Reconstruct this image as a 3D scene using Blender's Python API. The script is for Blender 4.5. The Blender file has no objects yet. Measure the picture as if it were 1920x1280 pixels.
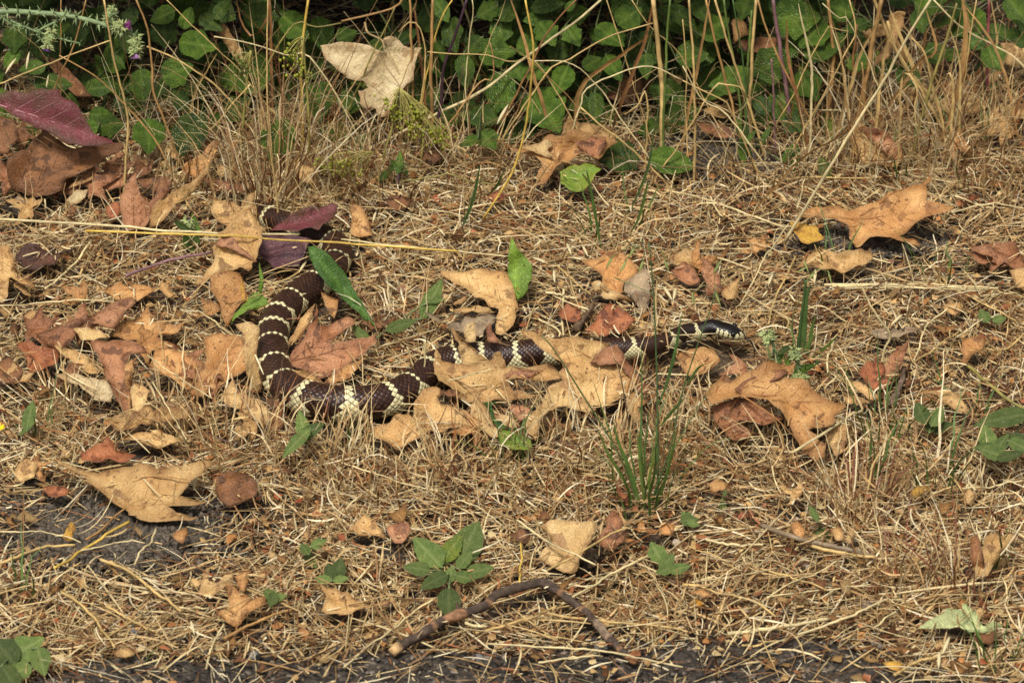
import bpy, math, random
import numpy as np
from mathutils import Vector, Matrix
from mathutils.geometry import delaunay_2d_cdt

# ------------------------------------------------------------------ camera, sky, sun, exposure
SC = bpy.context.scene
COL = SC.collection
PITCH = math.radians(32.0)
HFOV = math.radians(14.0)
CAM = np.array((0.0, -2.654, 1.659))
FPX = 960.0 / math.tan(HFOV / 2)
cam_d = bpy.data.cameras.new('camera')
cam = bpy.data.objects.new('camera', cam_d)
COL.objects.link(cam)
cam.location = CAM
cam.rotation_euler = (math.pi / 2 - PITCH, 0, 0)
cam_d.sensor_width = 36
cam_d.lens = 18 / math.tan(HFOV / 2)
cam_d.clip_start = 0.05
cam_d.clip_end = 200
cam_d.dof.use_dof = True
cam_d.dof.focus_distance = 3.10
cam_d.dof.aperture_fstop = 20
SC.camera = cam

SUN_EL, SUN_AZ = math.radians(66), math.radians(205)      # azimuth from +Y towards +X
world = bpy.data.worlds.new('World')
SC.world = world
world.use_nodes = True
wn = world.node_tree
bg = wn.nodes['Background']
sky = wn.nodes.new('ShaderNodeTexSky')
sky.sky_type = 'NISHITA'
sky.sun_disc = False
sky.sun_elevation = SUN_EL
sky.sun_rotation = SUN_AZ
sky.dust_density = 6.0
sky.air_density = 1.0
hs = wn.nodes.new('ShaderNodeHueSaturation')
hs.inputs['Saturation'].default_value = 0.06
wn.links.new(sky.outputs[0], hs.inputs['Color'])
wn.links.new(hs.outputs[0], bg.inputs['Color'])
bg.inputs['Strength'].default_value = 0.05
sun_d = bpy.data.lights.new('sun', 'SUN')
sun_d.energy = 1.5
sun_d.angle = math.radians(10)
sun_d.color = (1.0, 0.945, 0.86)
sun = bpy.data.objects.new('sun', sun_d)
COL.objects.link(sun)
sd = Vector((math.sin(SUN_AZ) * math.cos(SUN_EL), math.cos(SUN_AZ) * math.cos(SUN_EL), math.sin(SUN_EL)))
sun.rotation_euler = sd.to_track_quat('Z', 'Y').to_euler()
sun.location = (0, 0, 5)
SC.view_settings.view_transform = 'Standard'
SC.view_settings.look = 'None'
SC.view_settings.gamma = 1
SC.view_settings.exposure = 1.04
SC.view_settings.use_curve_mapping = False
SC.cycles.max_bounces = 6
SC.cycles.use_denoising = True

# ------------------------------------------------------------------ projection and ground
R = np.random.default_rng(11)
random.seed(5)
FW = np.array((0, math.cos(PITCH), -math.sin(PITCH)))
UP = np.array((0, math.sin(PITCH), math.cos(PITCH)))
RT = np.array((1.0, 0, 0))
TH = 0.008                                                   # thickness of the thatch

def H(x, y):
    return (0.005 * np.sin(9 * x + 1) * np.cos(7 * y) + 0.003 * np.sin(23 * x + 11 * y)
            + 0.002 * np.sin(41 * x - 37 * y + 2))

def rays(p):
    p = np.asarray(p, float).reshape(-1, 2)
    return FW + ((p[:, :1] - 960) / FPX) * RT + ((640 - p[:, 1:]) / FPX) * UP

def ground(p, z=TH):
    """pixels -> points at height z above the ground"""
    d = rays(p)
    h = np.full(len(d), z)
    for _ in range(3):
        t = (h - CAM[2]) / d[:, 2]
        q = CAM + d * t[:, None]
        h = H(q[:, 0], q[:, 1]) + z
    return q

def onplane(p, p0, n):
    d = rays(p)
    t = ((p0 - CAM) @ n) / (d @ n)
    return CAM + d * t[:, None]

def upright(p, foot, lean=0.0):
    """pixels -> points on a plane that rises from the ground at picture row FOOT, leaning back by LEAN"""
    y0 = ground([(960, foot)])[0, 1]
    d = rays(p)
    t = (y0 + lean * CAM[2] - CAM[1]) / (d[:, 1] - lean * d[:, 2])
    return CAM + d * t[:, None]

S3 = 640 / 1905
CROPS = dict(A=(0, 0, S3), B=(640, 0, S3), C=(1280, 0, S3), D=(0, 420, S3), E=(640, 420, S3), F=(1280, 420, S3),
             G=(0, 850, S3), H=(640, 850, S3), I=(1280, 850, S3), R=(440, 340, 420 / 1169), T=(780, 580, .34375), P=(0, 0, 1))

def pts(crop, s):
    ox, oy, k = CROPS[crop]
    a = np.array([[float(v) for v in q.split(',')] for q in s.split()]) if isinstance(s, str) else np.asarray(s, float).reshape(-1, 2)
    return a * k + (ox, oy)

# ------------------------------------------------------------------ mesh helpers
def lin(c):
    c = np.asarray(c, float) / 255
    return np.where(c <= 0.04045, c / 12.92, ((c + 0.055) / 1.055) ** 2.4)

def mesh(name, V, F, col=None, smooth=True, mats=None, midx=None):
    """V (n,3); F list of index arrays (m,3) or (m,4); col per-vertex linear rgb"""
    me = bpy.data.meshes.new(name)
    V = np.asarray(V, np.float32)
    if not isinstance(F, (list, tuple)):
        F = [F]
    F = [np.asarray(f, np.int32) for f in F if len(f)]
    loops = np.concatenate([f.ravel() for f in F])
    sizes = np.concatenate([np.full(len(f), f.shape[1], np.int32) for f in F])
    me.vertices.add(len(V)); me.vertices.foreach_set('co', V.ravel())
    me.loops.add(len(loops)); me.loops.foreach_set('vertex_index', loops)
    me.polygons.add(len(sizes))
    me.polygons.foreach_set('loop_start', np.concatenate([[0], np.cumsum(sizes)[:-1]]).astype(np.int32))
    me.polygons.foreach_set('loop_total', sizes)
    me.polygons.foreach_set('use_smooth', np.full(len(sizes), smooth))
    if midx is not None:
        me.polygons.foreach_set('material_index', np.asarray(midx, np.int32))
    me.update(calc_edges=True)
    if col is not None:
        a = me.attributes.new('Col', 'FLOAT_COLOR', 'POINT')
        c = np.ones((len(V), 4), np.float32); c[:, :3] = col
        a.data.foreach_set('color', c.ravel())
    for m in (mats or []):
        me.materials.append(m)
    return me

def obj(name, me, parent=None, loc=None):
    o = bpy.data.objects.new(name, me)
    COL.objects.link(o)
    if parent is not None:
        o.parent = parent
    if loc is not None:
        o.location = loc
    return o

def tag(o, label=None, cat=None, group=None, kind=None):
    if label: o['label'] = label
    if cat: o['category'] = cat
    if group: o['group'] = group
    if kind: o['kind'] = kind
    return o

def empty(name, loc, label, cat, group=None):
    o = obj(name, None, loc=tuple(loc))
    o.empty_display_size = 0.01
    return tag(o, label, cat, group)

def spline(P, n):
    """Catmull-Rom through P resampled to n even points"""
    P = np.asarray(P, float)
    if len(P) == 2:
        return P[0] + (P[1] - P[0]) * np.linspace(0, 1, n)[:, None]
    Q = np.vstack([2 * P[0] - P[1], P, 2 * P[-1] - P[-2]])
    out = []
    for i in range(1, len(Q) - 2):
        t = np.linspace(0, 1, 12, endpoint=False)[:, None]
        a, b, c, d = Q[i - 1], Q[i], Q[i + 1], Q[i + 2]
        out.append(0.5 * (2 * b + (c - a) * t + (2 * a - 5 * b + 4 * c - d) * t ** 2 + (3 * b - a - 3 * c + d) * t ** 3))
    out = np.vstack(out + [P[-1:]])
    s = np.concatenate([[0], np.cumsum(np.linalg.norm(np.diff(out, axis=0), axis=1))])
    u = np.linspace(0, s[-1], n)
    return np.stack([np.interp(u, s, out[:, k]) for k in range(out.shape[1])], 1)

def norm(a):
    return a / np.maximum(np.linalg.norm(a, axis=-1, keepdims=True), 1e-12)

def frames(P):
    T = norm(np.gradient(P, axis=0))
    ref = np.array((0, 0, 1.0)) if abs(T[0, 2]) < 0.9 else np.array((1.0, 0, 0))
    N = []
    n = norm(ref - T[0] * (ref @ T[0]))
    for t in T:
        n = norm(n - t * (n @ t)); N.append(n)
    N = np.array(N)
    return T, N, np.cross(T, N)

def tube(P, r, sides=5, col=None, flat=1.0):
    """one tapered tube with closed ends: V, F(list), col"""
    P = np.asarray(P, float); k = len(P)
    r = np.broadcast_to(np.asarray(r, float), (k,))
    T, N, B = frames(P)
    a = np.arange(sides) * 2 * math.pi / sides
    V = P[:, None] + r[:, None, None] * (np.cos(a)[None, :, None] * N[:, None] * flat + np.sin(a)[None, :, None] * B[:, None])
    V = V.reshape(-1, 3)
    i = np.arange(k - 1)[:, None] * sides; j = np.arange(sides)[None]; j2 = (j + 1) % sides
    Q = np.stack([i + j, i + j2, i + sides + j2, i + sides + j], -1).reshape(-1, 4)
    V = np.vstack([V, P[:1], P[-1:]])
    c0, c1 = k * sides, k * sides + 1
    j = np.arange(sides); j2 = (j + 1) % sides
    F = [Q, np.stack([np.full(sides, c0), j2, j], 1), np.stack([np.full(sides, c1), (k - 1) * sides + j, (k - 1) * sides + j2], 1)]
    return V, F

def ribbon(P, w, side, fold=0.25):
    """V-section blade along P: 3 columns"""
    P = np.asarray(P, float); k = len(P)
    T = norm(np.gradient(P, axis=0))
    S = norm(np.broadcast_to(side, P.shape) - T * (np.broadcast_to(side, P.shape) * T).sum(1, keepdims=True))
    N = np.cross(T, S)
    w = np.broadcast_to(np.asarray(w, float), (k,))[:, None] / 2
    V = np.stack([P - S * w + N * w * fold, P, P + S * w + N * w * fold], 1).reshape(-1, 3)
    i = np.arange(k - 1)[:, None] * 3; j = np.arange(2)[None]
    return V, [np.stack([i + j, i + j + 1, i + j + 4, i + j + 3], -1).reshape(-1, 4)]

class Bag:
    """collects pieces into one mesh"""
    def __init__(s): s.V = []; s.F = {3: [], 4: []}; s.C = []; s.n = 0
    def add(s, V, F, c=None):
        for f in F:
            if len(f): s.F[f.shape[1]].append(f + s.n)
        s.V.append(V); s.n += len(V)
        if c is not None: s.C.append(np.broadcast_to(np.asarray(c, float), (len(V), 3)))
    def mesh(s, name, mats, smooth=True):
        return mesh(name, np.vstack(s.V), [np.vstack(f) for f in s.F.values() if f], np.vstack(s.C) if s.C else None, smooth, mats)

def many_ribbons(P, w, S):
    """P (n,k,3), w (n,k), S (n,3) side directions -> V, quads (flat strips)"""
    n, k, _ = P.shape
    V = np.stack([P - S[:, None] * w[..., None] / 2, P + S[:, None] * w[..., None] / 2], 2)
    b = (np.arange(n) * k * 2)[:, None] + (np.arange(k - 1) * 2)[None]
    return V.reshape(-1, 3), np.stack([b, b + 1, b + 3, b + 2], -1).reshape(-1, 4)

def many_tubes(P, w, S, N):
    """three-sided stalks"""
    n, k, _ = P.shape
    a = np.array((0.5, 2.594, 4.689))
    V = P[:, :, None] + w[:, :, None, None] / 2 * (np.cos(a)[:, None] * S[:, None, None] + np.sin(a)[:, None] * N[:, None, None])
    b = (np.arange(n) * k * 3)[:, None, None] + (np.arange(k - 1) * 3)[None, :, None]
    j = np.arange(3)[None, None]; j2 = (j + 1) % 3
    return V.reshape(-1, 3), np.stack([b + j, b + j2, b + 3 + j2, b + 3 + j], -1).reshape(-1, 4)

# ------------------------------------------------------------------ materials
def newmat(name):
    m = bpy.data.materials.new(name); m.use_nodes = True
    nt = m.node_tree
    return m, nt, nt.nodes['Principled BSDF'], (lambda t: nt.nodes.new('ShaderNode' + t)), (lambda a, b: nt.links.new(a, b))

def rgb(c, k=1.0):
    return tuple(float(v) for v in lin(c) * k) + (1,)

def attr_mat(name, rough=0.6, spec=0.3, noise=250.0, amt=0.35, bump=0.0, trans=0.0):
    m, nt, p, N, L = newmat(name)
    a = N('Attribute'); a.attribute_name = 'Col'
    tc = N('TexCoord'); t = N('TexNoise'); t.inputs['Scale'].default_value = noise; t.inputs['Detail'].default_value = 3
    L(tc.outputs['Object'], t.inputs['Vector'])
    mr = N('MapRange'); mr.inputs[1].default_value = 0.3; mr.inputs[2].default_value = 0.7
    mr.inputs[3].default_value = 1 - amt; mr.inputs[4].default_value = 1 + amt * 0.5
    L(t.outputs['Fac'], mr.inputs[0])
    v = N('VectorMath'); v.operation = 'SCALE'
    L(a.outputs['Color'], v.inputs[0]); L(mr.outputs[0], v.inputs['Scale'])
    L(v.outputs[0], p.inputs['Base Color'])
    p.inputs['Roughness'].default_value = rough; p.inputs['Specular IOR Level'].default_value = spec
    if bump:
        b = N('Bump'); b.inputs['Strength'].default_value = bump; b.inputs['Distance'].default_value = 0.001
        L(t.outputs['Fac'], b.inputs['Height']); L(b.outputs[0], p.inputs['Normal'])
    if trans:
        tr = N('BsdfTranslucent'); mx = N('MixShader'); mx.inputs[0].default_value = trans
        L(v.outputs[0], tr.inputs['Color']); L(p.outputs[0], mx.inputs[1]); L(tr.outputs[0], mx.inputs[2])
        L(mx.outputs[0], nt.nodes['Material Output'].inputs['Surface'])
    return m

def plain_mat(name, c, rough=0.6, spec=0.3, var=0.3, scale=80.0, bump=0.15):
    m, nt, p, N, L = newmat(name)
    tc = N('TexCoord'); t = N('TexNoise'); t.inputs['Scale'].default_value = scale; t.inputs['Detail'].default_value = 5
    L(tc.outputs['Object'], t.inputs['Vector'])
    r = N('ValToRGB'); r.color_ramp.elements[0].position = 0.3; r.color_ramp.elements[1].position = 0.7
    r.color_ramp.elements[0].color = rgb(c, 1 - var); r.color_ramp.elements[1].color = rgb(c, 1 + var * 0.6)
    L(t.outputs['Fac'], r.inputs[0]); L(r.outputs[0], p.inputs['Base Color'])
    p.inputs['Roughness'].default_value = rough; p.inputs['Specular IOR Level'].default_value = spec
    b = N('Bump'); b.inputs['Strength'].default_value = bump; b.inputs['Distance'].default_value = 0.001
    L(t.outputs['Fac'], b.inputs['Height']); L(b.outputs[0], p.inputs['Normal'])
    return m

# dead and green leaf colours as seen in soft light (sRGB): base, second tone, spots
LC = dict(
    tan=((218, 182, 122), (196, 152, 94), (112, 76, 46)), pale=((216, 186, 130), (196, 160, 104), (150, 110, 74)),
    cream=((222, 204, 162), (202, 178, 130), (160, 122, 84)), orange=((212, 166, 106), (188, 134, 78), (104, 66, 40)),
    rust=((188, 136, 96), (158, 104, 68), (84, 54, 38)), brown=((158, 108, 68), (124, 82, 50), (70, 48, 32)),
    dark=((100, 66, 50), (78, 52, 42), (50, 36, 32)), red=((182, 116, 74), (152, 90, 54), (92, 50, 36)),
    pink=((196, 144, 104), (170, 116, 80), (106, 68, 50)), grey=((176, 152, 120), (150, 128, 100), (110, 90, 72)),
    purple=((120, 58, 64), (92, 66, 46), (70, 40, 44)), mauve=((106, 70, 72), (78, 50, 56), (150, 120, 112)),
    green=((72, 100, 36), (54, 82, 30), (40, 58, 26)), lime=((124, 150, 56), (104, 130, 46), (84, 84, 40)),
    bluegreen=((92, 124, 84), (72, 104, 68), (56, 78, 54)), palegreen=((176, 180, 128), (150, 158, 104), (130, 120, 80)),
    spotgreen=((96, 122, 44), (124, 132, 44), (92, 66, 36)), yellow=((216, 174, 70), (190, 140, 60), (140, 100, 50)))
_lm = {}
def leaf_mat(c, k=0):
    """dead or living leaf: mottling, spots, browned rim (from Col.r = closeness to the rim), darker along veins (Col.g)"""
    key = (c, k)
    if key in _lm: return _lm[key]
    base, sec, spot = LC[c]
    m, nt, p, N, L = newmat('leaf_%s_%d' % (c, k))
    live = c in ('green', 'lime', 'bluegreen', 'spotgreen', 'palegreen', 'purple', 'mauve')
    tc = N('TexCoord'); mp = N('Mapping'); mp.inputs['Location'].default_value = (k * 1.7, k * 0.9, k * 0.4)
    oi = N('ObjectInfo'); L(tc.outputs['Object'], mp.inputs['Vector'])
    n1 = N('TexNoise'); n1.inputs['Scale'].default_value = 38; n1.inputs['Detail'].default_value = 6; n1.inputs['Roughness'].default_value = 0.62
    n2 = N('TexNoise'); n2.inputs['Scale'].default_value = 95; n2.inputs['Detail'].default_value = 4
    n3 = N('TexVoronoi'); n3.feature = 'DISTANCE_TO_EDGE'; n3.inputs['Scale'].default_value = 420
    n4 = N('TexNoise'); n4.inputs['Scale'].default_value = 700; n4.inputs['Detail'].default_value = 2
    for n in (n1, n2, n3, n4): L(mp.outputs[0], n.inputs['Vector'])
    r1 = N('ValToRGB'); r1.color_ramp.elements[0].position = 0.36; r1.color_ramp.elements[1].position = 0.62
    r1.color_ramp.elements[0].color = rgb(base); r1.color_ramp.elements[1].color = rgb(sec)
    L(n1.outputs['Fac'], r1.inputs[0])
    rs = N('MapRange'); rs.inputs[1].default_value = 0.575 if not live else 0.70; rs.inputs[2].default_value = 0.63 if not live else 0.76
    L(n2.outputs['Fac'], rs.inputs[0])
    ms = N('MixRGB'); ms.inputs[2].default_value = rgb(spot)
    sc = N('Math'); sc.operation = 'MULTIPLY'; sc.inputs[1].default_value = 0.75
    L(rs.outputs[0], sc.inputs[0]); L(sc.outputs[0], ms.inputs[0]); L(r1.outputs[0], ms.inputs[1])
    n5 = N('TexVoronoi'); n5.inputs['Scale'].default_value = 130; L(mp.outputs[0], n5.inputs['Vector'])
    d5 = N('MapRange'); d5.inputs[1].default_value = .10; d5.inputs[2].default_value = .16; d5.inputs[3].default_value = 1; d5.inputs[4].default_value = 0; L(n5.outputs['Distance'], d5.inputs[0])
    s5 = N('SeparateColor'); L(n5.outputs['Color'], s5.inputs[0]); g5 = N('Math'); g5.operation = 'GREATER_THAN'; g5.inputs[1].default_value = .45; L(s5.outputs[0], g5.inputs[0])
    x5 = N('Math'); x5.operation = 'MULTIPLY'; L(d5.outputs[0], x5.inputs[0]); L(g5.outputs[0], x5.inputs[1]); y5 = N('Math'); y5.operation = 'MULTIPLY'; y5.inputs[1].default_value = .7; L(x5.outputs[0], y5.inputs[0])
    m5 = N('MixRGB'); m5.inputs[2].default_value = rgb(spot, .8); L(y5.outputs[0], m5.inputs[0]); L(ms.outputs[0], m5.inputs[1]); ms = m5
    at = N('Attribute'); at.attribute_name = 'Col'; sp = N('SeparateColor'); L(at.outputs['Color'], sp.inputs[0])
    me = N('MixRGB'); me.inputs[2].default_value = rgb(spot if not live else sec, 1.1)
    ce = N('Math'); ce.operation = 'MULTIPLY'; L(sp.outputs[0], ce.inputs[0]); L(n1.outputs['Fac'], ce.inputs[1])
    L(ce.outputs[0], me.inputs[0]); L(ms.outputs[0], me.inputs[1])
    mv = N('MixRGB'); mv.inputs[2].default_value = rgb(sec, 0.75) if not live else rgb(base, 1.5)
    cv = N('Math'); cv.operation = 'MULTIPLY'; cv.inputs[1].default_value = 0.75
    L(sp.outputs[1], cv.inputs[0]); L(cv.outputs[0], mv.inputs[0]); L(me.outputs[0], mv.inputs[1])
    fv = N('MapRange'); fv.inputs[1].default_value = 0.0; fv.inputs[2].default_value = 0.12; fv.inputs[3].default_value = 0.86; fv.inputs[4].default_value = 1.0
    L(n3.outputs['Distance'], fv.inputs[0])
    ff = N('MapRange'); ff.inputs[1].default_value = 0.3; ff.inputs[2].default_value = 0.7; ff.inputs[3].default_value = 0.86; ff.inputs[4].default_value = 1.1
    L(n4.outputs['Fac'], ff.inputs[0])
    fr = N('MapRange'); fr.inputs[3].default_value = 0.98; fr.inputs[4].default_value = 1.36; L(oi.outputs['Random'], fr.inputs[0])
    k1 = N('Math'); k1.operation = 'MULTIPLY'; L(fv.outputs[0], k1.inputs[0]); L(ff.outputs[0], k1.inputs[1])
    k2 = N('Math'); k2.operation = 'MULTIPLY'; L(k1.outputs[0], k2.inputs[0]); L(fr.outputs[0], k2.inputs[1])
    vm = N('VectorMath'); vm.operation = 'SCALE'; L(mv.outputs[0], vm.inputs[0]); L(k2.outputs[0], vm.inputs['Scale'])
    L(vm.outputs[0], p.inputs['Base Color'])
    p.inputs['Roughness'].default_value = 0.5 if not live else 0.42
    p.inputs['Specular IOR Level'].default_value = 0.35
    bh = N('Math'); bh.operation = 'ADD'; L(k1.outputs[0], bh.inputs[0]); L(n2.outputs['Fac'], bh.inputs[1])
    b = N('Bump'); b.inputs['Strength'].default_value = 0.8; b.inputs['Distance'].default_value = 0.0016
    L(bh.outputs[0], b.inputs['Height']); L(b.outputs[0], p.inputs['Normal'])
    tr = N('BsdfTranslucent'); L(vm.outputs[0], tr.inputs['Color'])
    mx = N('MixShader'); mx.inputs[0].default_value = 0.2
    L(p.outputs[0], mx.inputs[1]); L(tr.outputs[0], mx.inputs[2]); L(mx.outputs[0], nt.nodes['Material Output'].inputs['Surface'])
    _lm[key] = m
    return m

STRAW = attr_mat('straw', 0.55, 0.35, 180, 0.3, trans=0.15)
STALK = attr_mat('grass_stalk', 0.5, 0.35, 140, 0.3, 0.2)
VEIN = attr_mat('leaf_vein', 0.6, 0.25, 200, 0.3)

# straw colours
PAL = lin(np.array([(228, 205, 154), (208, 177, 124), (186, 149, 100), (152, 112, 72), (240, 224, 184), (110, 76, 50), (212, 181, 122),
                    (164, 106, 64), (192, 154, 102)]))
PW = np.array([.22, .18, .13, .10, .13, .08, .08, .05, .03])
def straw_cols(n, k=1.0):
    c = PAL[R.choice(len(PAL), n, p=PW)] * R.uniform(0.78, 1.12, (n, 1)) * k
    return c

PXM = 2500.0
MARKS = [(130, 220, 'the large purple-red leaf'), (120, 310, 'the wrinkled brown leaf'), (270, 380, 'the forked red-brown leaf'), (230, 60, 'the thistle flowers'), (420, 100, 'the tan leaf caught in the shrub'), (700, 140, 'the cream hanging leaf'), (520, 300, 'the tall hay clump'),
         (780, 240, 'the green seed umbel'), (860, 60, 'the dark purple straw'), (990, 120, 'the arching yellow straw'), (1070, 280, 'the crumpled orange leaf'), (1130, 120, 'the broad arching blade'), (1260, 240, 'the low shrub sprig'), (1300, 80, 'the tall pale reed'), (1390, 100, 'the thick green stalks'), (1450, 200, 'the upright mauve stalk'),
         (1640, 80, 'the dry hooked leaf'), (1630, 270, 'the rolled tan leaf'), (1770, 100, 'the broad pale blade'), (1850, 60, 'the pink stem'), (1860, 240, 'the flat tan leaf pile'), (1640, 410, 'the large arched leaf'), (420, 480, 'the mauve leaf'), (620, 520, 'the bristly green leaf'), (900, 540, 'the flat tan leaf'), (975, 490, 'the upright yellow-green leaf'),
         (1150, 520, 'the golden orange leaf'), (1150, 600, 'the brick red leaf'), (1330, 630, 'the snake head'), (1450, 760, 'the big glossy leaf'), (1500, 640, 'the small thistle'), (1700, 540, 'the horizontal straw bundle'), (1690, 680, 'the pointed rust leaf'), (1825, 650, 'the orange oval leaf'), (1860, 830, 'the large toothed weed'),
         (1200, 860, 'the green oat tuft'), (1000, 780, 'the torn pale leaf'), (620, 660, 'the rust-pink lobed leaf'), (620, 760, 'the snake bend'), (230, 620, 'the long rust lobe'), (220, 720, 'the folded rust leaf'), (420, 660, 'the broad orange-tan leaf'), (60, 480, 'the withered purplish leaf'), (270, 930, 'the star-shaped leaf'), (440, 920, 'the chestnut leaf'),
         (450, 1130, 'the three-pointed orange leaf'), (640, 1130, 'the long-tailed tan leaf'), (845, 1050, 'the green rosette'), (950, 1150, 'the bent stick'), (1070, 1000, 'the pale buff leaf'), (1250, 1060, 'the small weed by the hollow'), (1310, 1135, 'the orange-yellow pebble'), (1500, 1020, 'the flattened stalk'), (1600, 920, 'the red-stemmed clump'),
         (1860, 1030, 'the two-toned leaf'), (1800, 1165, 'the pale green leaf'), (40, 1200, 'the broad-leaved weed'), (1380, 1240, 'the asphalt edge'), (700, 880, 'the wide curly clump'), (90, 930, 'the spotted tan leaf'), (260, 1100, 'the blue-grey flat stone')]
def mark(px, py):
    return min(MARKS, key=lambda q: (q[0] - px) ** 2 + (1.6 * (q[1] - py)) ** 2)[2]

# ------------------------------------------------------------------ ground and pavement edge
def axis(lo, hi, step, far):
    a = np.arange(lo, hi + 1e-6, step)
    g = [far * f for f in (0.02, 0.06, 0.15, 0.4, 1.0)]
    return np.concatenate([[lo - v for v in g[::-1]], a, [hi + v for v in g]])

def heightsheet(xs, ys, fn):
    X, Y = np.meshgrid(xs, ys)
    V = np.stack([X, Y, fn(X, Y)], -1).reshape(-1, 3)
    nx = len(xs); i = np.arange(len(ys) - 1)[:, None] * nx + np.arange(nx - 1)[None]
    return V, np.stack([i, i + 1, i + nx + 1, i + nx], -1).reshape(-1, 4)

_tab = R.uniform(-1, 1, (64, 64))
def vnoise(x, y):
    xi = np.floor(x).astype(int); yi = np.floor(y).astype(int); fx = x - xi; fy = y - yi
    fx = fx * fx * (3 - 2 * fx); fy = fy * fy * (3 - 2 * fy)
    g = lambda a, b: _tab[a % 64, b % 64]
    return (g(xi, yi) * (1 - fx) + g(xi + 1, yi) * fx) * (1 - fy) + (g(xi, yi + 1) * (1 - fx) + g(xi + 1, yi + 1) * fx) * fy

def soil_z(X, Y):
    near = np.clip(1.4 - np.hypot(X, Y) / 2, 0, 1)
    c = ground([(1104, 1052)], 0)[0]
    pit = .03 * np.exp(-(((X - c[0]) / .016) ** 2 + ((Y - c[1]) / .022) ** 2) ** 2)
    return H(X, Y) - pit + near * (0.0035 * vnoise(X * 60, Y * 60) + 0.0022 * np.abs(vnoise(X * 170, Y * 170)))

m, nt, p, N, L = newmat('soil')
tc = N('TexCoord'); n1 = N('TexNoise'); n1.inputs['Scale'].default_value = 9; n1.inputs['Detail'].default_value = 8
n2 = N('TexVoronoi'); n2.inputs['Scale'].default_value = 210; n3 = N('TexNoise'); n3.inputs['Scale'].default_value = 420; n3.inputs['Detail'].default_value = 4
for n in (n1, n2, n3): L(tc.outputs['Object'], n.inputs['Vector'])
r = N('ValToRGB'); r.color_ramp.elements[0].color = rgb((80, 71, 62)); r.color_ramp.elements[1].color = rgb((112, 94, 74))
r.color_ramp.elements[0].position = 0.4; r.color_ramp.elements[1].position = 0.65
L(n1.outputs['Fac'], r.inputs[0])
mm = N('MixRGB'); mm.blend_type = 'MULTIPLY'; mm.inputs[0].default_value = 0.55
sg = N('SeparateColor'); L(n2.outputs['Color'], sg.inputs[0]); L(r.outputs[0], mm.inputs[1]); L(sg.outputs[0], mm.inputs[2]); L(mm.outputs[0], p.inputs['Base Color'])
ad = N('Math'); ad.operation = 'SUBTRACT'; L(n3.outputs['Fac'], ad.inputs[0]); L(n2.outputs['Distance'], ad.inputs[1])
b = N('Bump'); b.inputs['Strength'].default_value = 0.9; b.inputs['Distance'].default_value = 0.004
L(ad.outputs[0], b.inputs['Height']); L(b.outputs[0], p.inputs['Normal']); p.inputs['Roughness'].default_value = 0.95
p.inputs['Specular IOR Level'].default_value = 0.15
SOIL = m
V, F = heightsheet(axis(-0.75, 0.75, 0.006, 60), axis(-0.75, 1.0, 0.006, 60), soil_z)
tag(obj('ground', mesh('ground', V, F, mats=[SOIL])), 'dark crumbly soil under the dry grass', 'ground', kind='structure')

# asphalt edge that shows along the near side: an irregular sheet, a little above the soil
def edge_y(x):
    xp = 960 + x * 2500
    py = 1222 - 24 * np.exp(-((xp - 900) / 330) ** 2) - 46 * np.exp(-((xp - 1390) / 150) ** 2) + 60 * np.clip((300 - xp) / 300, 0, 1) + 46 * np.clip((xp - 1520) / 150, 0, 1)
    return ground(np.stack([xp, py], -1).reshape(-1, 2))[:, 1].reshape(np.shape(x)) + 0.006 * vnoise(x * 30, x * 0 + 3) + 0.004 * vnoise(x * 110, x * 0 + 9)
m, nt, p, N, L = newmat('asphalt')
tc = N('TexCoord'); n1 = N('TexVoronoi'); n1.inputs['Scale'].default_value = 260; n2 = N('TexNoise'); n2.inputs['Scale'].default_value = 30; n2.inputs['Detail'].default_value = 8
n4 = N('TexVoronoi'); n4.inputs['Scale'].default_value = 150
for n in (n1, n2, n4): L(tc.outputs['Object'], n.inputs['Vector'])
sc_ = N('SeparateColor'); L(n1.outputs['Color'], sc_.inputs[0])
r = N('ValToRGB'); e = r.color_ramp.elements
e[0].position = 0.0; e[0].color = rgb((38, 33, 28)); e[1].position = 1.0; e[1].color = rgb((106, 94, 78))
x = r.color_ramp.elements.new(0.9); x.color = rgb((78, 69, 58)); x = r.color_ramp.elements.new(0.96); x.color = rgb((140, 128, 116))
L(sc_.outputs[0], r.inputs[0])
mm = N('MixRGB'); mm.blend_type = 'MULTIPLY'; mm.inputs[0].default_value = 0.7; L(r.outputs[0], mm.inputs[1])
r2 = N('ValToRGB'); r2.color_ramp.elements[0].color = (0.45, 0.43, 0.42, 1); r2.color_ramp.elements[1].color = (1.2, 1.15, 1.08, 1); L(n2.outputs['Fac'], r2.inputs[0])
L(r2.outputs[0], mm.inputs[2]); L(mm.outputs[0], p.inputs['Base Color'])
a2 = N('Math'); a2.operation = 'ADD'; L(n1.outputs['Distance'], a2.inputs[0]); L(n4.outputs['Distance'], a2.inputs[1])
b = N('Bump'); b.invert = True; b.inputs['Strength'].default_value = 0.8; b.inputs['Distance'].default_value = 0.004
L(a2.outputs[0], b.inputs['Height']); L(b.outputs[0], p.inputs['Normal']); p.inputs['Roughness'].default_value = 0.8
xs = axis(-0.75, 0.75, 0.005, 60)
ye = edge_y(np.clip(xs, -0.7, 0.7))
rows = np.concatenate([np.linspace(0, 0.26, 50), [0.4, 1, 4, 20, 60]])
X = np.broadcast_to(xs, (len(rows), len(xs))); Y = ye[None] - rows[:, None]
Z = H(X, Y) + np.minimum(0.0085, -0.002 + rows[:, None] * 0.6) + 0.0022 * vnoise(X * 150, Y * 150) * (np.hypot(X, Y) < 1.5)
V = np.stack([X, Y, Z], -1).reshape(-1, 3)
nx = len(xs); i = np.arange(len(rows) - 1)[:, None] * nx + np.arange(nx - 1)[None]
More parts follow.
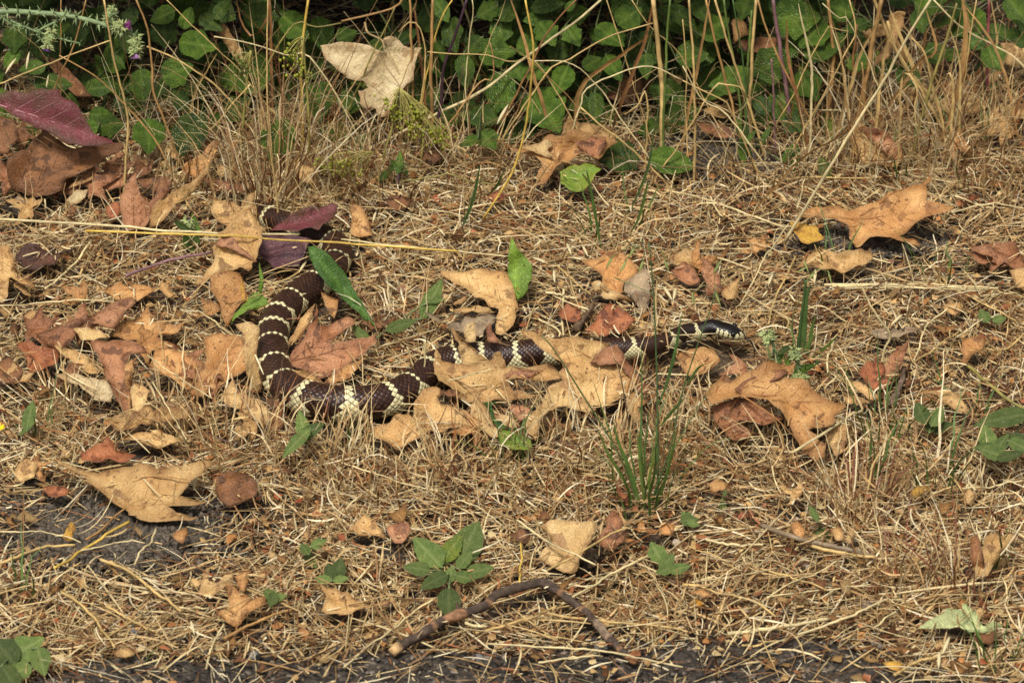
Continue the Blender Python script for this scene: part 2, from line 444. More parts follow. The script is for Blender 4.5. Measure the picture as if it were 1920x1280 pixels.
tag(obj('road', mesh('road', V, np.stack([i, i + nx, i + nx + 1, i + 1], -1).reshape(-1, 4), mats=[m])), 'worn asphalt edge along the dry verge', 'road', kind='structure')

# footprint map of what lies on the ground (world xy cells), so the thatch stays under it
G0, GS, GN = -0.8, 0.0025, 760
occ = np.zeros((GN, GN), np.float32)
def stamp(V, grow=1):
    i = ((V[:, 0] - G0) / GS).astype(int); j = ((V[:, 1] - G0) / GS).astype(int)
    z = V[:, 2] - H(V[:, 0], V[:, 1])
    for a in range(-grow, grow + 1):
        for b_ in range(-grow, grow + 1):
            ii = np.clip(i + a, 0, GN - 1); jj = np.clip(j + b_, 0, GN - 1)
            np.maximum.at(occ, (ii, jj), z)
def covered(x, y):
    i = np.clip(((x - G0) / GS).astype(int), 0, GN - 1); j = np.clip(((y - G0) / GS).astype(int), 0, GN - 1)
    return occ[i, j]

# ------------------------------------------------------------------ the snake
sp_px = [(438, 330, 10), (446, 344, 15), (458, 362, 20), (482, 386, 23), (535, 420, 25), (590, 438, 26), (630, 462, 27), (627, 496, 28), (592, 532, 29), (550, 562, 29),
         (520, 598, 29), (511, 640, 29), (515, 688, 30), (535, 724, 31), (580, 746, 32), (640, 756, 32), (705, 752, 31), (755, 735, 30), (792, 706, 29), (825, 682, 28),
         (880, 670, 26), (950, 668, 25), (1030, 669, 24), (1110, 669, 22), (1170, 664, 19), (1215, 659, 16), (1250, 649, 14.5), (1285, 634, 14.5), (1312, 631, 14.5), (1336, 634, 14),
         (1352, 638, 14.6), (1366, 642, 15), (1378, 646, 13.6), (1387, 649.5, 11), (1393, 652, 7.5), (1396.5, 653.5, 2.0)]
sp_px = np.array(sp_px, float)
sp_px[-16:, 2] *= 1.08
rad = sp_px[:, 2] / PXM
ctr = np.array([ground([q[:2]], z=TH * 1.0 + max(r_ * 0.93, 0.004))[0] for q, r_ in zip(sp_px, rad)])
ctr[:4, 2] -= (.045, .034, .018, .005); ctr[-14:-7, 2] += 0.005; ctr[-7:, 2] += 0.010
SPN = spline(np.hstack([ctr, rad[:, None], sp_px[:, :2]]), 1500)
arc = np.concatenate([[0], np.cumsum(np.linalg.norm(np.diff(SPN[:, :3], axis=0), axis=1))])
head0 = arc[np.argmin(np.hypot(SPN[:, 4] - 1336, SPN[:, 5] - 634))]
NS = 32                                            # scale rows round the body
sv = [0.0]
while sv[-1] < arc[-1] - 0.0008:
    r_ = np.interp(sv[-1], arc, SPN[:, 3])
    step = 0.5 * 0.0046 * r_ / 0.0124 * (1.0 if sv[-1] < head0 else 0.72)
    sv.append(sv[-1] + max(step, 0.00042))
sv = np.array(sv[:-1] + [arc[-1]])
M = len(sv)
Cc = np.stack([np.interp(sv, arc, SPN[:, k]) for k in range(6)], 1)
P0 = Cc[:, :3]
T = norm(np.gradient(P0, axis=0))
Bn = norm(np.cross(T, (0, 0, 1.0)))                # to the right of travel
Nn = np.cross(Bn, T)
th = np.arange(NS) * 2 * math.pi / NS              # 0 = back
def snake_pt(m_, j, lift=0.0):
    """m_, j arrays of lattice positions (floats allowed)"""
    c = np.stack([np.interp(m_, np.arange(M), P0[:, k]) for k in range(3)], -1)
    b_ = norm(np.stack([np.interp(m_, np.arange(M), Bn[:, k]) for k in range(3)], -1))
    n_ = norm(np.stack([np.interp(m_, np.arange(M), Nn[:, k]) for k in range(3)], -1))
    r_ = np.interp(m_, np.arange(M), Cc[:, 3]); s_ = np.interp(m_, np.arange(M), sv)
    a = j * 2 * math.pi / NS
    hd = np.clip((s_ - head0 + 0.004) / 0.008, 0, 1)
    ca, sa = np.cos(a), np.sin(a)
    up = np.where(ca > 0, ca * (0.97 - 0.22 * hd), np.maximum(ca, -0.80) * (1 - 0.25 * hd))
    wide = sa * (1 + 0.10 * hd)
    return c + (b_ * wide[..., None] + n_ * up[..., None]) * (r_ + lift)[..., None]
band_px = [(476, 380), (508, 406), (560, 430), (621, 456), (630, 492), (591, 536), (548, 568), (524, 594), (511, 619), (511, 647), (513, 686), (524, 722), (577, 746),
           (656, 757), (727, 748), (771, 728), (806, 696), (850, 675), (900, 668), (971, 668), (1034, 669), (1110, 669), (1186, 663), (1256, 647), (1302, 631)]
band_s = np.array([arc[np.argmin(np.hypot(SPN[:, 4] - a, SPN[:, 5] - b_))] for a, b_ in band_px])
BRO, BLK, CRM = lin((62, 40, 30)), lin((24, 19, 17)), lin((232, 220, 170))
gm, gj = np.meshgrid(np.arange(M), np.arange(NS), indexing='ij')
Vs = [snake_pt(gm.ravel().astype(float), gj.ravel().astype(float))]
Cs = [np.broadcast_to(lin((16, 12, 12)), (M * NS, 3)).copy()]
idx = lambda a, c: a * NS + (c % NS)
Q4, T3 = [], []
cm, cj = np.nonzero(((gm + gj) % 2 == 1) & (gm > 0) & (gm < M - 1))
n = len(cm); r_at = Cc[cm, 3]; s_at = sv[cm]
hd = s_at > head0
ins = np.where(hd, 0.80, 0.80); lf = np.where(hd, 0.012, 0.035) * r_at
corner = [(1, 0), (0, 1), (-1, 0), (0, -1)]
base = M * NS
for q, (a, c) in enumerate(corner):
    # hexagon-like rounding: the front and back points are drawn in more than the sides
    k_ = ins * (0.86 if a else 1.0)
    Vs.append(snake_pt(cm + a * k_, cj + c * k_, lf * (0.75 if a > 0 else 1.15 if a < 0 else 0.9)))
Vs.append(snake_pt(cm.astype(float), cj.astype(float), lf * 1.35))
# colour of each scale
ang = np.minimum(cj, NS - cj) / (NS / 2)           # 0 back .. 1 belly
ds_ = np.abs(s_at[:, None] - band_s[None]); bi = ds_.argmin(1); dm = ds_.min(1)
rr = r_at / 0.0124
bw_ = np.ones(len(band_s)); bw_[-3:] = 1.9; bw_[12:20] = 1.12
wid = bw_[bi] * (0.0015 + 0.0068 * np.clip((ang - 0.24) / .36, 0, 1) ** 1.25) * rr * (0.92 + 0.16 * R.random(len(band_s)))[bi]
cream = dm + R.normal(0, 0.00012, n) < wid
cream |= ang > 0.80
bel = (ang > 0.8) & (np.sin(s_at * 240) > 0.1); cream &= ~bel
colr = np.where(cream[:, None], CRM * R.uniform(0.82, 1.05, (n, 1)), BRO * R.uniform(0.72, 1.25, (n, 1)))
nk = np.clip((s_at - head0 + 0.05) / 0.05, 0, 1)[:, None]
colr = np.where(cream[:, None], colr, colr * (1 - nk) + BLK * nk)
fr = (s_at - head0) / (arc[-1] - head0)            # 0..1 along the head
hc = np.where((((ang > 0.31) & (fr > 0.14)) | ((fr > 0.76) & (ang > 0.07) & (R.random(n) < 0.8)))[:, None], CRM * 0.95, BLK)
hc = np.where(((fr > 0.2) & (ang > 0.31) & (np.sin(s_at * 1900) > 0.62))[:, None], BLK * 0.6, hc)
colr = np.where(hd[:, None], hc, colr)
for q in range(5):
    Cs.append(colr * (1.0 if q < 4 else 1.08))
for q in range(4):
    a, c = corner[q]; a2, c2 = corner[(q + 1) % 4]
    o1 = idx(cm + a, cj + c); o2 = idx(cm + a2, cj + c2)
    i1 = base + q * n + np.arange(n); i2 = base + ((q + 1) % 4) * n + np.arange(n); ce = base + 4 * n + np.arange(n)
    Q4.append(np.stack([o1, o2, i2, i1], 1)); T3.append(np.stack([i1, i2, ce], 1))
# close both ends
Vall = np.vstack(Vs); Call = np.vstack(Cs)
Vall = np.vstack([Vall, P0[:1], P0[-1:]]); Call = np.vstack([Call, BLK[None], BLK[None]])
e0, e1 = len(Vall) - 2, len(Vall) - 1
j = np.arange(NS)
for row, e_, flip in ((0, e0, 1), (M - 1, e1, 0)):
    t3 = np.stack([np.full(NS, e_), idx(row, j), idx(row, j + 1)], 1)
    T3.append(t3[:, ::-1] if flip else t3)
# half-diamonds at the first and last rings
for row, d in ((0, 1), (M - 1, -1)):
    jj = np.nonzero((row + j) % 2 == 1)[0]
    T3.append(np.stack([idx(row, jj - 1), idx(row, jj), idx(row + d, jj)], 1)); T3.append(np.stack([idx(row, jj), idx(row, jj + 1), idx(row + d, jj)], 1))
SKIN = attr_mat('snake_skin', 0.33, 0.34, 500, 0.12)
root_p = P0[M // 2] * (1, 1, 0)
snake = empty('snake', (root_p[0], root_p[1], 0), 'dark brown snake with cream bands winding between the dead leaves', 'snake')
body = obj('body', mesh('snake_body', Vall - np.array(snake.location), [np.vstack(Q4), np.vstack(T3)], Call, True, [SKIN]), snake)
tag(body, 'chocolate brown scaly body ringed with cream bands')
stamp(Vall[::3], 2)
for dy_ in (.008, .016, .024):
    q_ = Vall[::4] - (0, dy_, 0); q_[:, 2] = H(q_[:, 0], q_[:, 1]) + .001; stamp(q_, 1)
m, nt, p, N, L = newmat('snake_eye'); p.inputs['Base Color'].default_value = (0.006, 0.006, 0.006, 1); p.inputs['Roughness'].default_value = 0.12
EYE = m
def ball(c, rx, ry, rz, nu=10, nv=7):
    u = np.arange(nu) * 2 * math.pi / nu; v = np.linspace(0, math.pi, nv)[1:-1]
    V = np.stack([np.cos(u)[None] * np.sin(v)[:, None] * rx, np.sin(u)[None] * np.sin(v)[:, None] * ry, np.broadcast_to(np.cos(v)[:, None], (nv - 2, nu)) * rz], -1).reshape(-1, 3)
    V = np.vstack([V, [(0, 0, rz), (0, 0, -rz)]]) + c
    i = np.arange(nv - 3)[:, None] * nu; jx = np.arange(nu)[None]; j2 = (jx + 1) % nu
    Q = np.stack([i + jx, i + nu + jx, i + nu + j2, i + j2], -1).reshape(-1, 4)
    a, b_ = (nv - 2) * nu, (nv - 2) * nu + 1; jx = np.arange(nu); j2 = (jx + 1) % nu
    return V, [Q, np.stack([np.full(nu, a), jx, j2], 1), np.stack([np.full(nu, b_), (nv - 3) * nu + j2, (nv - 3) * nu + jx], 1)]
se = head0 + 0.60 * (arc[-1] - head0)
me_ = np.interp(se, sv, np.arange(M))
for jx in (5.4, NS - 5.4):
    e_ = snake_pt(np.array([me_]), np.array([jx]))[0]
    V, F = ball((0, 0, 0), 0.0021, 0.0021, 0.0021, 12, 9)
    obj('eye', mesh('snake_eye', V, F, mats=[EYE]), snake, tuple(e_ - np.array(snake.location)))
tb = P0[-1] - np.array((0, 0, 0.001)); td = T[-1]
tg = Bag()
P = spline(np.array([tb - td * .003, tb + td * 0.004, tb + td * 0.007 + (0, 0, -0.004)]), 8); tg.add(*tube(P, np.linspace(.0007, .0005, 8)))
for s_ in (-1, 1):
    q = tb + td * 0.007 + (0, 0, -0.004)
    P = spline(np.array([q, q + np.array((0.001, 0.0012 * s_, -0.004)), q + np.array((0.0005, 0.003 * s_, -0.008))]), 7); tg.add(*tube(P, np.linspace(.0005, .0002, 7)))
tgm = tg.mesh('tongue', [EYE]); tgm.transform(Matrix.Translation(-snake.location))
tag(obj('tongue', tgm, snake), 'black forked tongue hanging from the snout')

# ------------------------------------------------------------------ leaves lying about
def smooth_outline(P, step):
    """subdivide, round blunt corners, keep sharp tips, a little ragged"""
    n = len(P); a, c = np.roll(P, 1, 0), np.roll(P, -1, 0)
    u, v = norm(a - P), norm(c - P)
    sharp = (u * v).sum(1) > -0.1
    la = np.linalg.norm(a - P, axis=1); lc = np.linalg.norm(c - P, axis=1)
    out = []
    for i in range(n):
        if sharp[i]: out.append(P[i])
        else:
            for t in (-1, 0, 1):
                ka, kc = min(.25, 2.2 * step / la[i]), min(.25, 2.2 * step / lc[i]); q = (P[i] + u[i] * la[i] * ka) if t < 0 else (P[i] + v[i] * lc[i] * kc) if t > 0 else P[i] + (u[i] * la[i] * ka + v[i] * lc[i] * kc) * .25
                out.append(q)
    P = np.array(out); res = []
    for i in range(len(P)):
        q, w = P[i], P[(i + 1) % len(P)]; d = np.linalg.norm(w - q); k = max(1, int(round(d / step)))
        for t in range(k): res.append(q + (w - q) * t / k)
    P = np.array(res)
    w = R.normal(0, 0.20 * step, (len(P), 1)) - step * .8 * (R.random((len(P), 1)) < .03); w = w * 0.6 + np.roll(w, 1, 0) * 0.4
    tn = norm(np.roll(P, -1, 0) - np.roll(P, 1, 0))
    return P + np.stack([-tn[:, 1], tn[:, 0]], 1) * w

def inside(P, q):
    x, y = q[:, 0], q[:, 1]; r = np.zeros(len(q), bool)
    for (x0, y0), (x1, y1) in zip(P, np.roll(P, -1, 0)):
        if y0 == y1: continue
        r ^= ((y0 > y) != (y1 > y)) & (x < (x1 - x0) * (y - y0) / (y1 - y0) + x0)
    return r

def segdist(q, a, b_):
    d = b_ - a; t = np.clip(((q - a) @ d) / (d @ d + 1e-12), 0, 1)
    return np.linalg.norm(q - a - t[:, None] * d, axis=1)

def edgedist(q, P):
    return np.min([segdist(q, P[i], P[(i + 1) % len(P)]) for i in range(len(P))], 0)

def sheet(P2, veins, curl, wave, bulge, rng, bend=0.0):
    """flat outline (metres, n x 2) -> top verts (n,3) in leaf coordinates, tris, attribute (rim, vein), height function"""
    L_ = np.ptp(P2, axis=0).max(); step = max(0.0028, L_ / 26)
    O = smooth_outline(P2, step)
    lo, hi = O.min(0), O.max(0)
    gx, gy = np.meshgrid(np.arange(lo[0], hi[0], step * 1.15), np.arange(lo[1], hi[1], step * 1.0))
    gx = gx + (np.arange(len(gx)) % 2)[:, None] * step * 0.57
    g = np.stack([gx.ravel(), gy.ravel()], 1) + rng.normal(0, step * 0.12, (gx.size, 2))
    g = g[inside(O, g)]
    if len(g): g = g[edgedist(g, O) > step * 0.55]
    allp = np.vstack([O, g]) if len(g) else O
    n = len(O)
    vs, _, fs, *_ = delaunay_2d_cdt([Vector(q) for q in allp], [(i, (i + 1) % n) for i in range(n)], [], 1, 1e-7)
    vs = np.array([tuple(v) for v in vs]); fs = np.array([tuple(f) for f in fs if len(f) == 3])
    ph = rng.uniform(0, 6.28, 8); dr = rng.uniform(0, 6.28, 4); frq = rng.uniform(0.7, 1.9, 4) * 2 * math.pi / L_
    ba = rng.uniform(0, 6.28); cen = O.mean(0)
    lobe = rng.uniform(0.2, 1.0, 3)
    def hgt(q):
        e = edgedist(q, O); em = 0.16 * L_
        z = np.zeros(len(q))
        for k in range(4):
            z += wave * L_ * (0.5 if k < 2 else 0.28) * np.sin(frq[k] * (1 if k < 2 else 1.9) * (q[:, 0] * math.cos(dr[k]) + q[:, 1] * math.sin(dr[k])) + ph[k])
        f_ = 5.5 / L_; z += wave * L_ * (.55 * np.abs(vnoise(q[:, 0] * f_ + ph[7] * 9, q[:, 1] * f_ + 4)) + .3 * vnoise(q[:, 0] * f_ * 2.3, q[:, 1] * f_ * 2.3 + ph[4] * 7))
        a = np.arctan2(q[:, 1] - cen[1], q[:, 0] - cen[0])
        rim = np.clip(1 - e / em, 0, 1)
        z += curl * L_ * rim ** 2 * (0.55 + 0.45 * np.sin(2 * a + ph[5]) + 0.35 * np.sin(5 * a + ph[6]))
        if len(veins):
            d = np.min([segdist(q, v[0], v[1]) for v in veins], 0)
            z += bulge * L_ * (1 - np.exp(-d / (0.07 * L_)))
        t = (q[:, 0] - cen[0]) * math.cos(ba) + (q[:, 1] - cen[1]) * math.sin(ba)
        z += bend * t * t / L_
        return z
    z = hgt(vs); e = edgedist(vs, O)
    rim = np.clip(1 - e / (0.05 * L_ + 0.001), 0, 1)
    vv = np.zeros(len(vs))
    if len(veins): vv = np.exp(-(np.min([segdist(vs, v[0], v[1]) for v in veins], 0) / (0.018 * L_ + 0.0006)) ** 2)
    return np.column_stack([vs, z]), fs, np.column_stack([rim, vv, z * 0]), hgt, L_, O

def thicken(V, F, C, t):
    fn = np.cross(V[F[:, 1]] - V[F[:, 0]], V[F[:, 2]] - V[F[:, 0]])
    if fn[:, 2].sum() < 0: F = F[:, ::-1]; fn = -fn
    vn = np.zeros_like(V)
    for k in range(3): np.add.at(vn, F[:, k], fn)
    vn = norm(vn); n = len(V)
    e = np.vstack([F[:, [0, 1]], F[:, [1, 2]], F[:, [2, 0]]])
    key = {}
    for a, b_ in e: key[(a, b_)] = 1
    rim = np.array([(a, b_) for a, b_ in e if (b_, a) not in key])
    side = np.stack([rim[:, 0], rim[:, 0] + n, rim[:, 1] + n, rim[:, 1]], 1)
    return np.vstack([V + vn * t / 2, V - vn * t / 2]), [np.vstack([F, F[:, ::-1] + n]), side], np.vstack([C, C])

leaf_no = [0]
def leaf(crop, c, label, outline, base=None, tips='', tilt=15, roll=0, lift=0.007, curl=0.075, wave=0.04, bulge=0.035, bend=0.0,
         flaps=(), stem=None, name='dead_leaf', cat='leaf', thick=0.00022, hang=None, side_veins=True, veincol=None):
    leaf_no[0] += 1; rng = np.random.default_rng(1000 + leaf_no[0]); k = leaf_no[0] % 5
    px = pts(crop, outline); cen = px.mean(0)
    nrm = norm(np.array((math.sin(math.radians(roll)), -math.sin(math.radians(tilt)), math.cos(math.radians(tilt)))))
    if hang is not None:                                   # held up among stems: foot row of the plane it hangs in
        p0 = upright([cen], hang, 0.25)[0]
    else:
        p0 = ground([cen])[0]
    W = onplane(px, p0, nrm)
    ex = norm(np.cross((0, 1.0, 0), nrm)); ey = np.cross(nrm, ex)
    bw = onplane(pts(crop, base), p0, nrm)[0] if base is not None else W[0]
    to2 = lambda A: np.stack([(A - bw) @ ex, (A - bw) @ ey], 1)
    P2 = to2(W); veins = []; b2 = np.zeros(2)
    if len(tips):
        for t in to2(onplane(pts(crop, tips), p0, nrm)):
            veins.append((b2, t * 0.97))
    V, F, C, hgt, L_, O = sheet(P2, veins, curl, wave, bulge, rng, bend)
    w3 = lambda A: bw + A[:, :1] * ex + A[:, 1:2] * ey + A[:, 2:3] * nrm
    Wv = w3(V)
    # slide along the line of sight until it rests on the thatch
    sh = np.zeros(3)
    if hang is None:
        d = norm(CAM - Wv.mean(0))
        for _ in range(4):
            q = Wv + sh; gap = np.percentile(q[:, 2] - H(q[:, 0], q[:, 1]), 4) - TH - lift
            sh = sh - d * gap / d[2]
    root = empty(name, bw + sh, label, cat)
    basis = np.column_stack([ex, ey, nrm])
    Vt, Ft, Ct = thicken(V, F, C, thick)
    blade = obj('blade', mesh('leaf_blade', Vt @ basis.T, Ft, Ct, True, [leaf_mat(c, k)]), root)
    stamp(Wv + sh, 1)
    # veins raised a little on the blade
    bag = Bag(); vc = lin(veincol) if veincol is not None else (lin(LC[c][2]) * .35 + lin(LC[c][1]) * .55 if c not in ('green', 'lime', 'bluegreen', 'spotgreen', 'palegreen') else lin(LC[c][0]) * 1.7)
    for a, t in veins:
        d = t - a; ln = np.linalg.norm(d)
        if ln < 0.004: continue
        s_ = np.linspace(0, 1, 14); nn = np.array((-d[1], d[0])) / ln
        q = a + d * s_[:, None] + nn * (0.02 * ln * np.sin(s_ * 3.1) * rng.uniform(-1, 1))[:, None]
        q3 = np.column_stack([q, hgt(q) + thick * 0.6])
        bag.add(*tube(q3 @ basis.T, np.linspace(0.0075 * min(L_, .12) + 0.0002, 0.00012, 14), 4), vc)
        if side_veins:
            for u in np.arange(0.22, 0.9, 0.13):
                for sg in (-1, 1):
                    dd = norm(d / ln * 0.75 + nn * sg * 0.75); l2 = 0.30 * ln * (1 - u * 0.7)
                    q = (a + d * u) + dd * np.linspace(0, l2, 6)[:, None]
                    ok = inside(O, q)
                    if ok[:3].all():
                        q = q[:max(3, ok.argmin() if not ok.all() else 6)]
                        q3 = np.column_stack([q, hgt(q) + thick * 0.55])
                        bag.add(*tube(q3 @ basis.T, np.linspace(0.00034, 0.00012, len(q)), 3), vc)
    if bag.n: obj('veins', bag.mesh('leaf_veins', [VEIN]), root)
    if stem is not None:
        q = ground(pts(crop, stem), TH + 0.002) if hang is None else onplane(pts(crop, stem), p0, nrm)
        P = spline(np.vstack([bw + sh + nrm * float(hgt(np.zeros((1, 2)))[0]), q]), 12)
        Vv, Fv = tube(P - (bw + sh), np.linspace(0.0007, 0.001, 12), 6)
        obj('petiole', mesh('petiole', Vv, Fv, np.broadcast_to(vc * 1.1, (len(Vv), 3)), True, [VEIN]), root)
    for fl in flaps:                                       # folded-over lobes of the same leaf
        fc, fo, ft = fl[0], fl[1], (fl[2] if len(fl) > 2 else tilt + 25)
        fp = pts(crop, fo); n2 = norm(np.array((math.sin(math.radians(roll)), -math.sin(math.radians(ft)), math.cos(math.radians(ft)))))
        d = norm(CAM - p0); q0 = onplane([fp.mean(0)], p0, nrm)[0] + sh + d * 0.004
        Wf = onplane(fp, q0, n2); e2 = norm(np.cross((0, 1.0, 0), n2)); e3 = np.cross(n2, e2); o2 = Wf.mean(0)
        Vf, Ff, Cf, hf, _, _ = sheet(np.stack([(Wf - o2) @ e2, (Wf - o2) @ e3], 1), [], curl * 1.3, wave, 0, rng, -0.25)
        Vf, Ff, Cf = thicken(Vf, Ff, Cf, thick)
        Vf = Vf @ np.column_stack([e2, e3, n2]).T + o2 - (bw + sh)
        obj('folded_lobe', mesh('folded_lobe', Vf, Ff, Cf, True, [leaf_mat(fc, (k + 1) % 5)]), root)
        stamp(Vf + bw + sh, 1)
    return root

# ---- leaves by the middle of the verge
leaf('E', 'tan', 'flat tan dead leaf beside the upright yellow-green leaf', '530,285 600,270 760,280 925,285 950,370 988,475 972,480 975,545 940,600 895,625 858,610 868,540 870,495 830,470 790,450 740,425 705,400 640,350 590,320',
     '985,478', '540,286 915,292 900,615', 18, flaps=[('tan', '625,482 700,468 790,462 862,490 760,502 640,498', 30), ('tan', '618,452 650,420 700,398 708,420 665,448', 40)], stem='1010,470')
leaf('E', 'lime', 'upright yellow-green leaf between straw, spotted and pointed', '955,85 985,140 1030,185 1065,235 1055,320 1030,390 985,430 965,410 945,350 930,290 922,220 935,150', '985,430', '957,92', 55, curl=.05, name='green_leaf')
leaf('E', 'grey', 'ragged greyish dead leaf lying behind the snake', '455,500 520,505 580,540 650,560 690,550 740,545 800,530 860,520 850,570 800,600 795,645 760,630 690,640 640,620 570,590 525,560', '860,525', '470,505 700,630', 14)
leaf('E', 'tan', 'curled tan leaf straddling the snake behind the spotted leaf', '615,580 640,600 660,640 720,680 770,730 830,760 850,720 880,710 910,760 920,810 860,810 770,800 680,790 660,720 640,660', '860,800', '620,590 885,720', 58, curl=.1,
     flaps=[('pale', '700,560 740,540 755,590 752,660 690,665 682,610', 50), ('pink', '805,585 835,550 840,600 870,630 880,665 820,665', 50)], lift=0.012)
leaf('E', 'tan', 'brown-spotted tan leaf leaning on the snake, tips torn', '535,710 570,750 620,790 700,800 760,810 900,815 1060,815 1130,810 1180,820 1240,890 1180,905 1100,905 1060,890 1000,880 940,900 930,920 960,950 1040,970 1115,985 1060,995 940,990 830,995 720,1005 640,990 600,940 545,920 525,870 520,780',
     '640,965', '538,720 1120,815 1100,984', 32, curl=.07, lift=0.006, flaps=[('pink', '905,850 950,820 1060,812 1130,812 1060,850 1000,880 940,865', 52)])
leaf('E', 'tan', 'large tan leaf draped over the snake, one lobe folded pink', '1020,630 1055,605 1120,635 1190,665 1280,668 1400,665 1510,660 1480,700 1400,770 1500,790 1590,800 1620,830 1640,900 1600,960 1540,1000 1450,1030 1390,1020 1330,1010 1290,960 1250,890 1200,850 1240,830 1230,800 1170,760 1100,700 1050,660',
     '1610,850', '1035,620 1500,665 1260,880 1460,1025', 34, curl=.06, lift=0.010, flaps=[('rust', '1390,775 1450,700 1530,665 1570,720 1620,800 1700,900 1740,890 1700,960 1640,930 1600,840 1560,790 1480,780 1430,790', 50)])
leaf('E', 'pale', 'torn pale tan leaf below the folded pink lobe', '1250,890 1290,960 1340,1000 1420,1050 1380,1060 1240,1050 1160,1060 1110,1110 1110,1180 1080,1240 1040,1190 1010,1160 1060,1080 1110,1010 1130,940 1190,905', '1060,1220', '1210,900 1400,1050', 28)
leaf('E', 'tan', 'tan leaf tucked below the brown-spotted leaf', '400,1010 450,940 520,915 560,940 540,990 600,1030 690,1080 780,1140 760,1160 640,1150 540,1180 430,1140 380,1130 410,1080', '400,1120', '520,920 770,1150', 25, flaps=[('brown', '520,960 560,930 640,925 670,945 600,975', 20)])
leaf('E', 'tan', 'crumpled tan leaf with orange corner below the snake bend', '170,1150 250,1120 300,1070 370,1060 420,1130 480,1180 400,1210 320,1270 260,1240 190,1210', '320,1265', '360,1065 180,1155', 25)
leaf('E', 'pale', 'pale leaf cradling a dark green leaf scrap', '715,1040 770,980 800,1010 830,1050 870,1070 940,1090 1000,1140 960,1160 890,1170 900,1200 830,1190 780,1150 730,1100', '830,1185', '770,985 990,1140', 28)
leaf('E', 'pink', 'small pink-brown leaf scrap on the pale leaf', '920,1020 990,1000 1060,1040 1040,1080 990,1100 960,1060', None, '', 35, lift=.010)
leaf('E', 'green', 'curled dark green leaf strip lying on pale leaf', '785,1010 860,1000 845,1040 855,1080 890,1120 960,1145 985,1165 930,1165 880,1150 840,1100 825,1040', None, '', 35, lift=.012, curl=.12, name='green_leaf')
leaf('E', 'spotgreen', 'dull green leaf flattened below the pale leaf', '890,1150 980,1170 1060,1220 1060,1260 950,1265 880,1230', '890,1155', '1055,1245', 25, name='green_leaf')
leaf('E', 'orange', 'golden orange curled leaf behind green oat spikelets', '1345,205 1420,200 1500,160 1560,170 1610,210 1660,260 1640,300 1580,330 1570,390 1490,400 1450,370 1460,310 1420,260 1370,230', '1570,390', '1350,208 1520,165 1650,265', 35, curl=.1,
     flaps=[('pale', '1395,330 1440,310 1480,360 1560,390 1620,410 1645,435 1560,435 1480,420 1420,390', 55), ('grey', '1580,330 1700,250 1720,300 1720,420 1690,540 1660,520 1650,440 1580,390', 40)])
leaf('E', 'red', 'brick red leaf piece lying behind the snake', '1360,600 1400,570 1430,510 1480,460 1525,455 1560,490 1600,510 1640,540 1600,580 1560,615 1540,625 1520,590 1480,640 1420,640', '1480,635', '1525,460 1635,542 1365,600', 30)
leaf('E', 'red', 'small reddish leaf piece beside a grey dead twig', '1210,500 1260,440 1340,480 1340,530 1310,560 1240,540', None, '', 28)
# ---- left middle
leaf('D', 'tan', 'tan leaf with hanging lobe at the verge, half out of frame', '-60,160 0,140 60,145 80,200 80,260 110,310 200,345 190,370 110,350 65,310 45,400 20,445 0,440 -50,330', '10,150', '195,358 20,440', 30)
leaf('D', 'dark', 'dull purplish-brown withered leaf with slender tail', '85,180 140,150 230,150 290,180 330,170 430,130 400,165 330,200 330,230 300,260 220,260 150,270 100,230', '420,140', '95,200', 20, curl=.1)
leaf('D', 'tan', 'tan leaf with rolled pinkish flap above the green tip', '1200,130 1215,60 1260,50 1330,-40 1400,-70 1440,0 1465,80 1450,150 1420,230 1390,290 1340,260 1260,270 1190,300 1130,340 1085,335 1150,280 1200,220', '1430,220', '1090,335 1215,70 1330,-30', 34,
     flaps=[('pink', '1205,120 1240,60 1300,70 1350,130 1440,215 1380,190 1310,150 1250,135', 50)], lift=.008)
leaf('D', 'orange', 'folded tan and yellow leaf with green edge', '1180,300 1260,270 1340,265 1380,400 1350,450 1310,500 1270,580 1240,540 1225,450 1170,360', '1268,570', '1190,305 1335,270', 38,
     flaps=[('yellow', '1338,262 1362,360 1388,425 1350,435', 40), ('lime', '1275,570 1340,475 1430,380 1462,400 1500,430 1490,455 1400,480 1330,530', 38), ('lime', '1440,380 1448,210 1470,280 1462,395', 60)], lift=.008, curl=.09)
leaf('D', 'orange', 'low orange leaf with torn edge above the rust lobes', '550,375 620,365 660,350 850,350 860,390 780,440 730,430 650,440 600,405', '855,370', '560,376', 20)
leaf('D', 'rust', 'long glossy rust-brown lobe pointing to the torn orange leaf', '205,620 270,610 340,590 450,555 560,510 650,460 740,430 765,470 700,510 650,590 590,605 530,580 450,580 420,640 400,690 320,690 240,660', '210,625', '750,440', 30, curl=.11,
     flaps=[('pale', '410,580 500,580 560,595 605,640 520,655 430,650', 30)])
leaf('D', 'orange', 'spotted orange-brown leaf beside the long rust lobe', '635,650 690,570 760,520 830,470 850,540 920,560 980,580 1030,570 1000,620 900,660 800,690 720,660', '640,650', '835,478 1020,578', 26, curl=.09)
leaf('D', 'rust', 'tall folded rust leaf with a point reaching downwards', '505,660 600,650 720,670 800,690 825,725 740,745 700,800 735,950 725,1100 690,1050 640,960 590,840 540,730', '725,1095', '510,662 820,725', 42, curl=.1, lift=.008,
     flaps=[('pale', '735,870 790,900 840,930 820,1010 770,1060 735,1050', 28), ('orange', '690,800 740,750 748,800 730,900 738,1000 730,1090 712,960', 60)])
leaf('D', 'cream', 'cream smooth leaf half under the folded rust leaf', '310,835 400,840 500,870 590,890 640,960 620,1000 560,985 480,950 400,900 330,860', '630,970', '315,836', 22)
leaf('D', 'tan', 'narrow tan-brown curled leaf under the rust lobe', '310,690 400,710 490,750 550,810 560,850 500,855 420,800 350,740', '555,840', '315,692', 28, curl=.12)
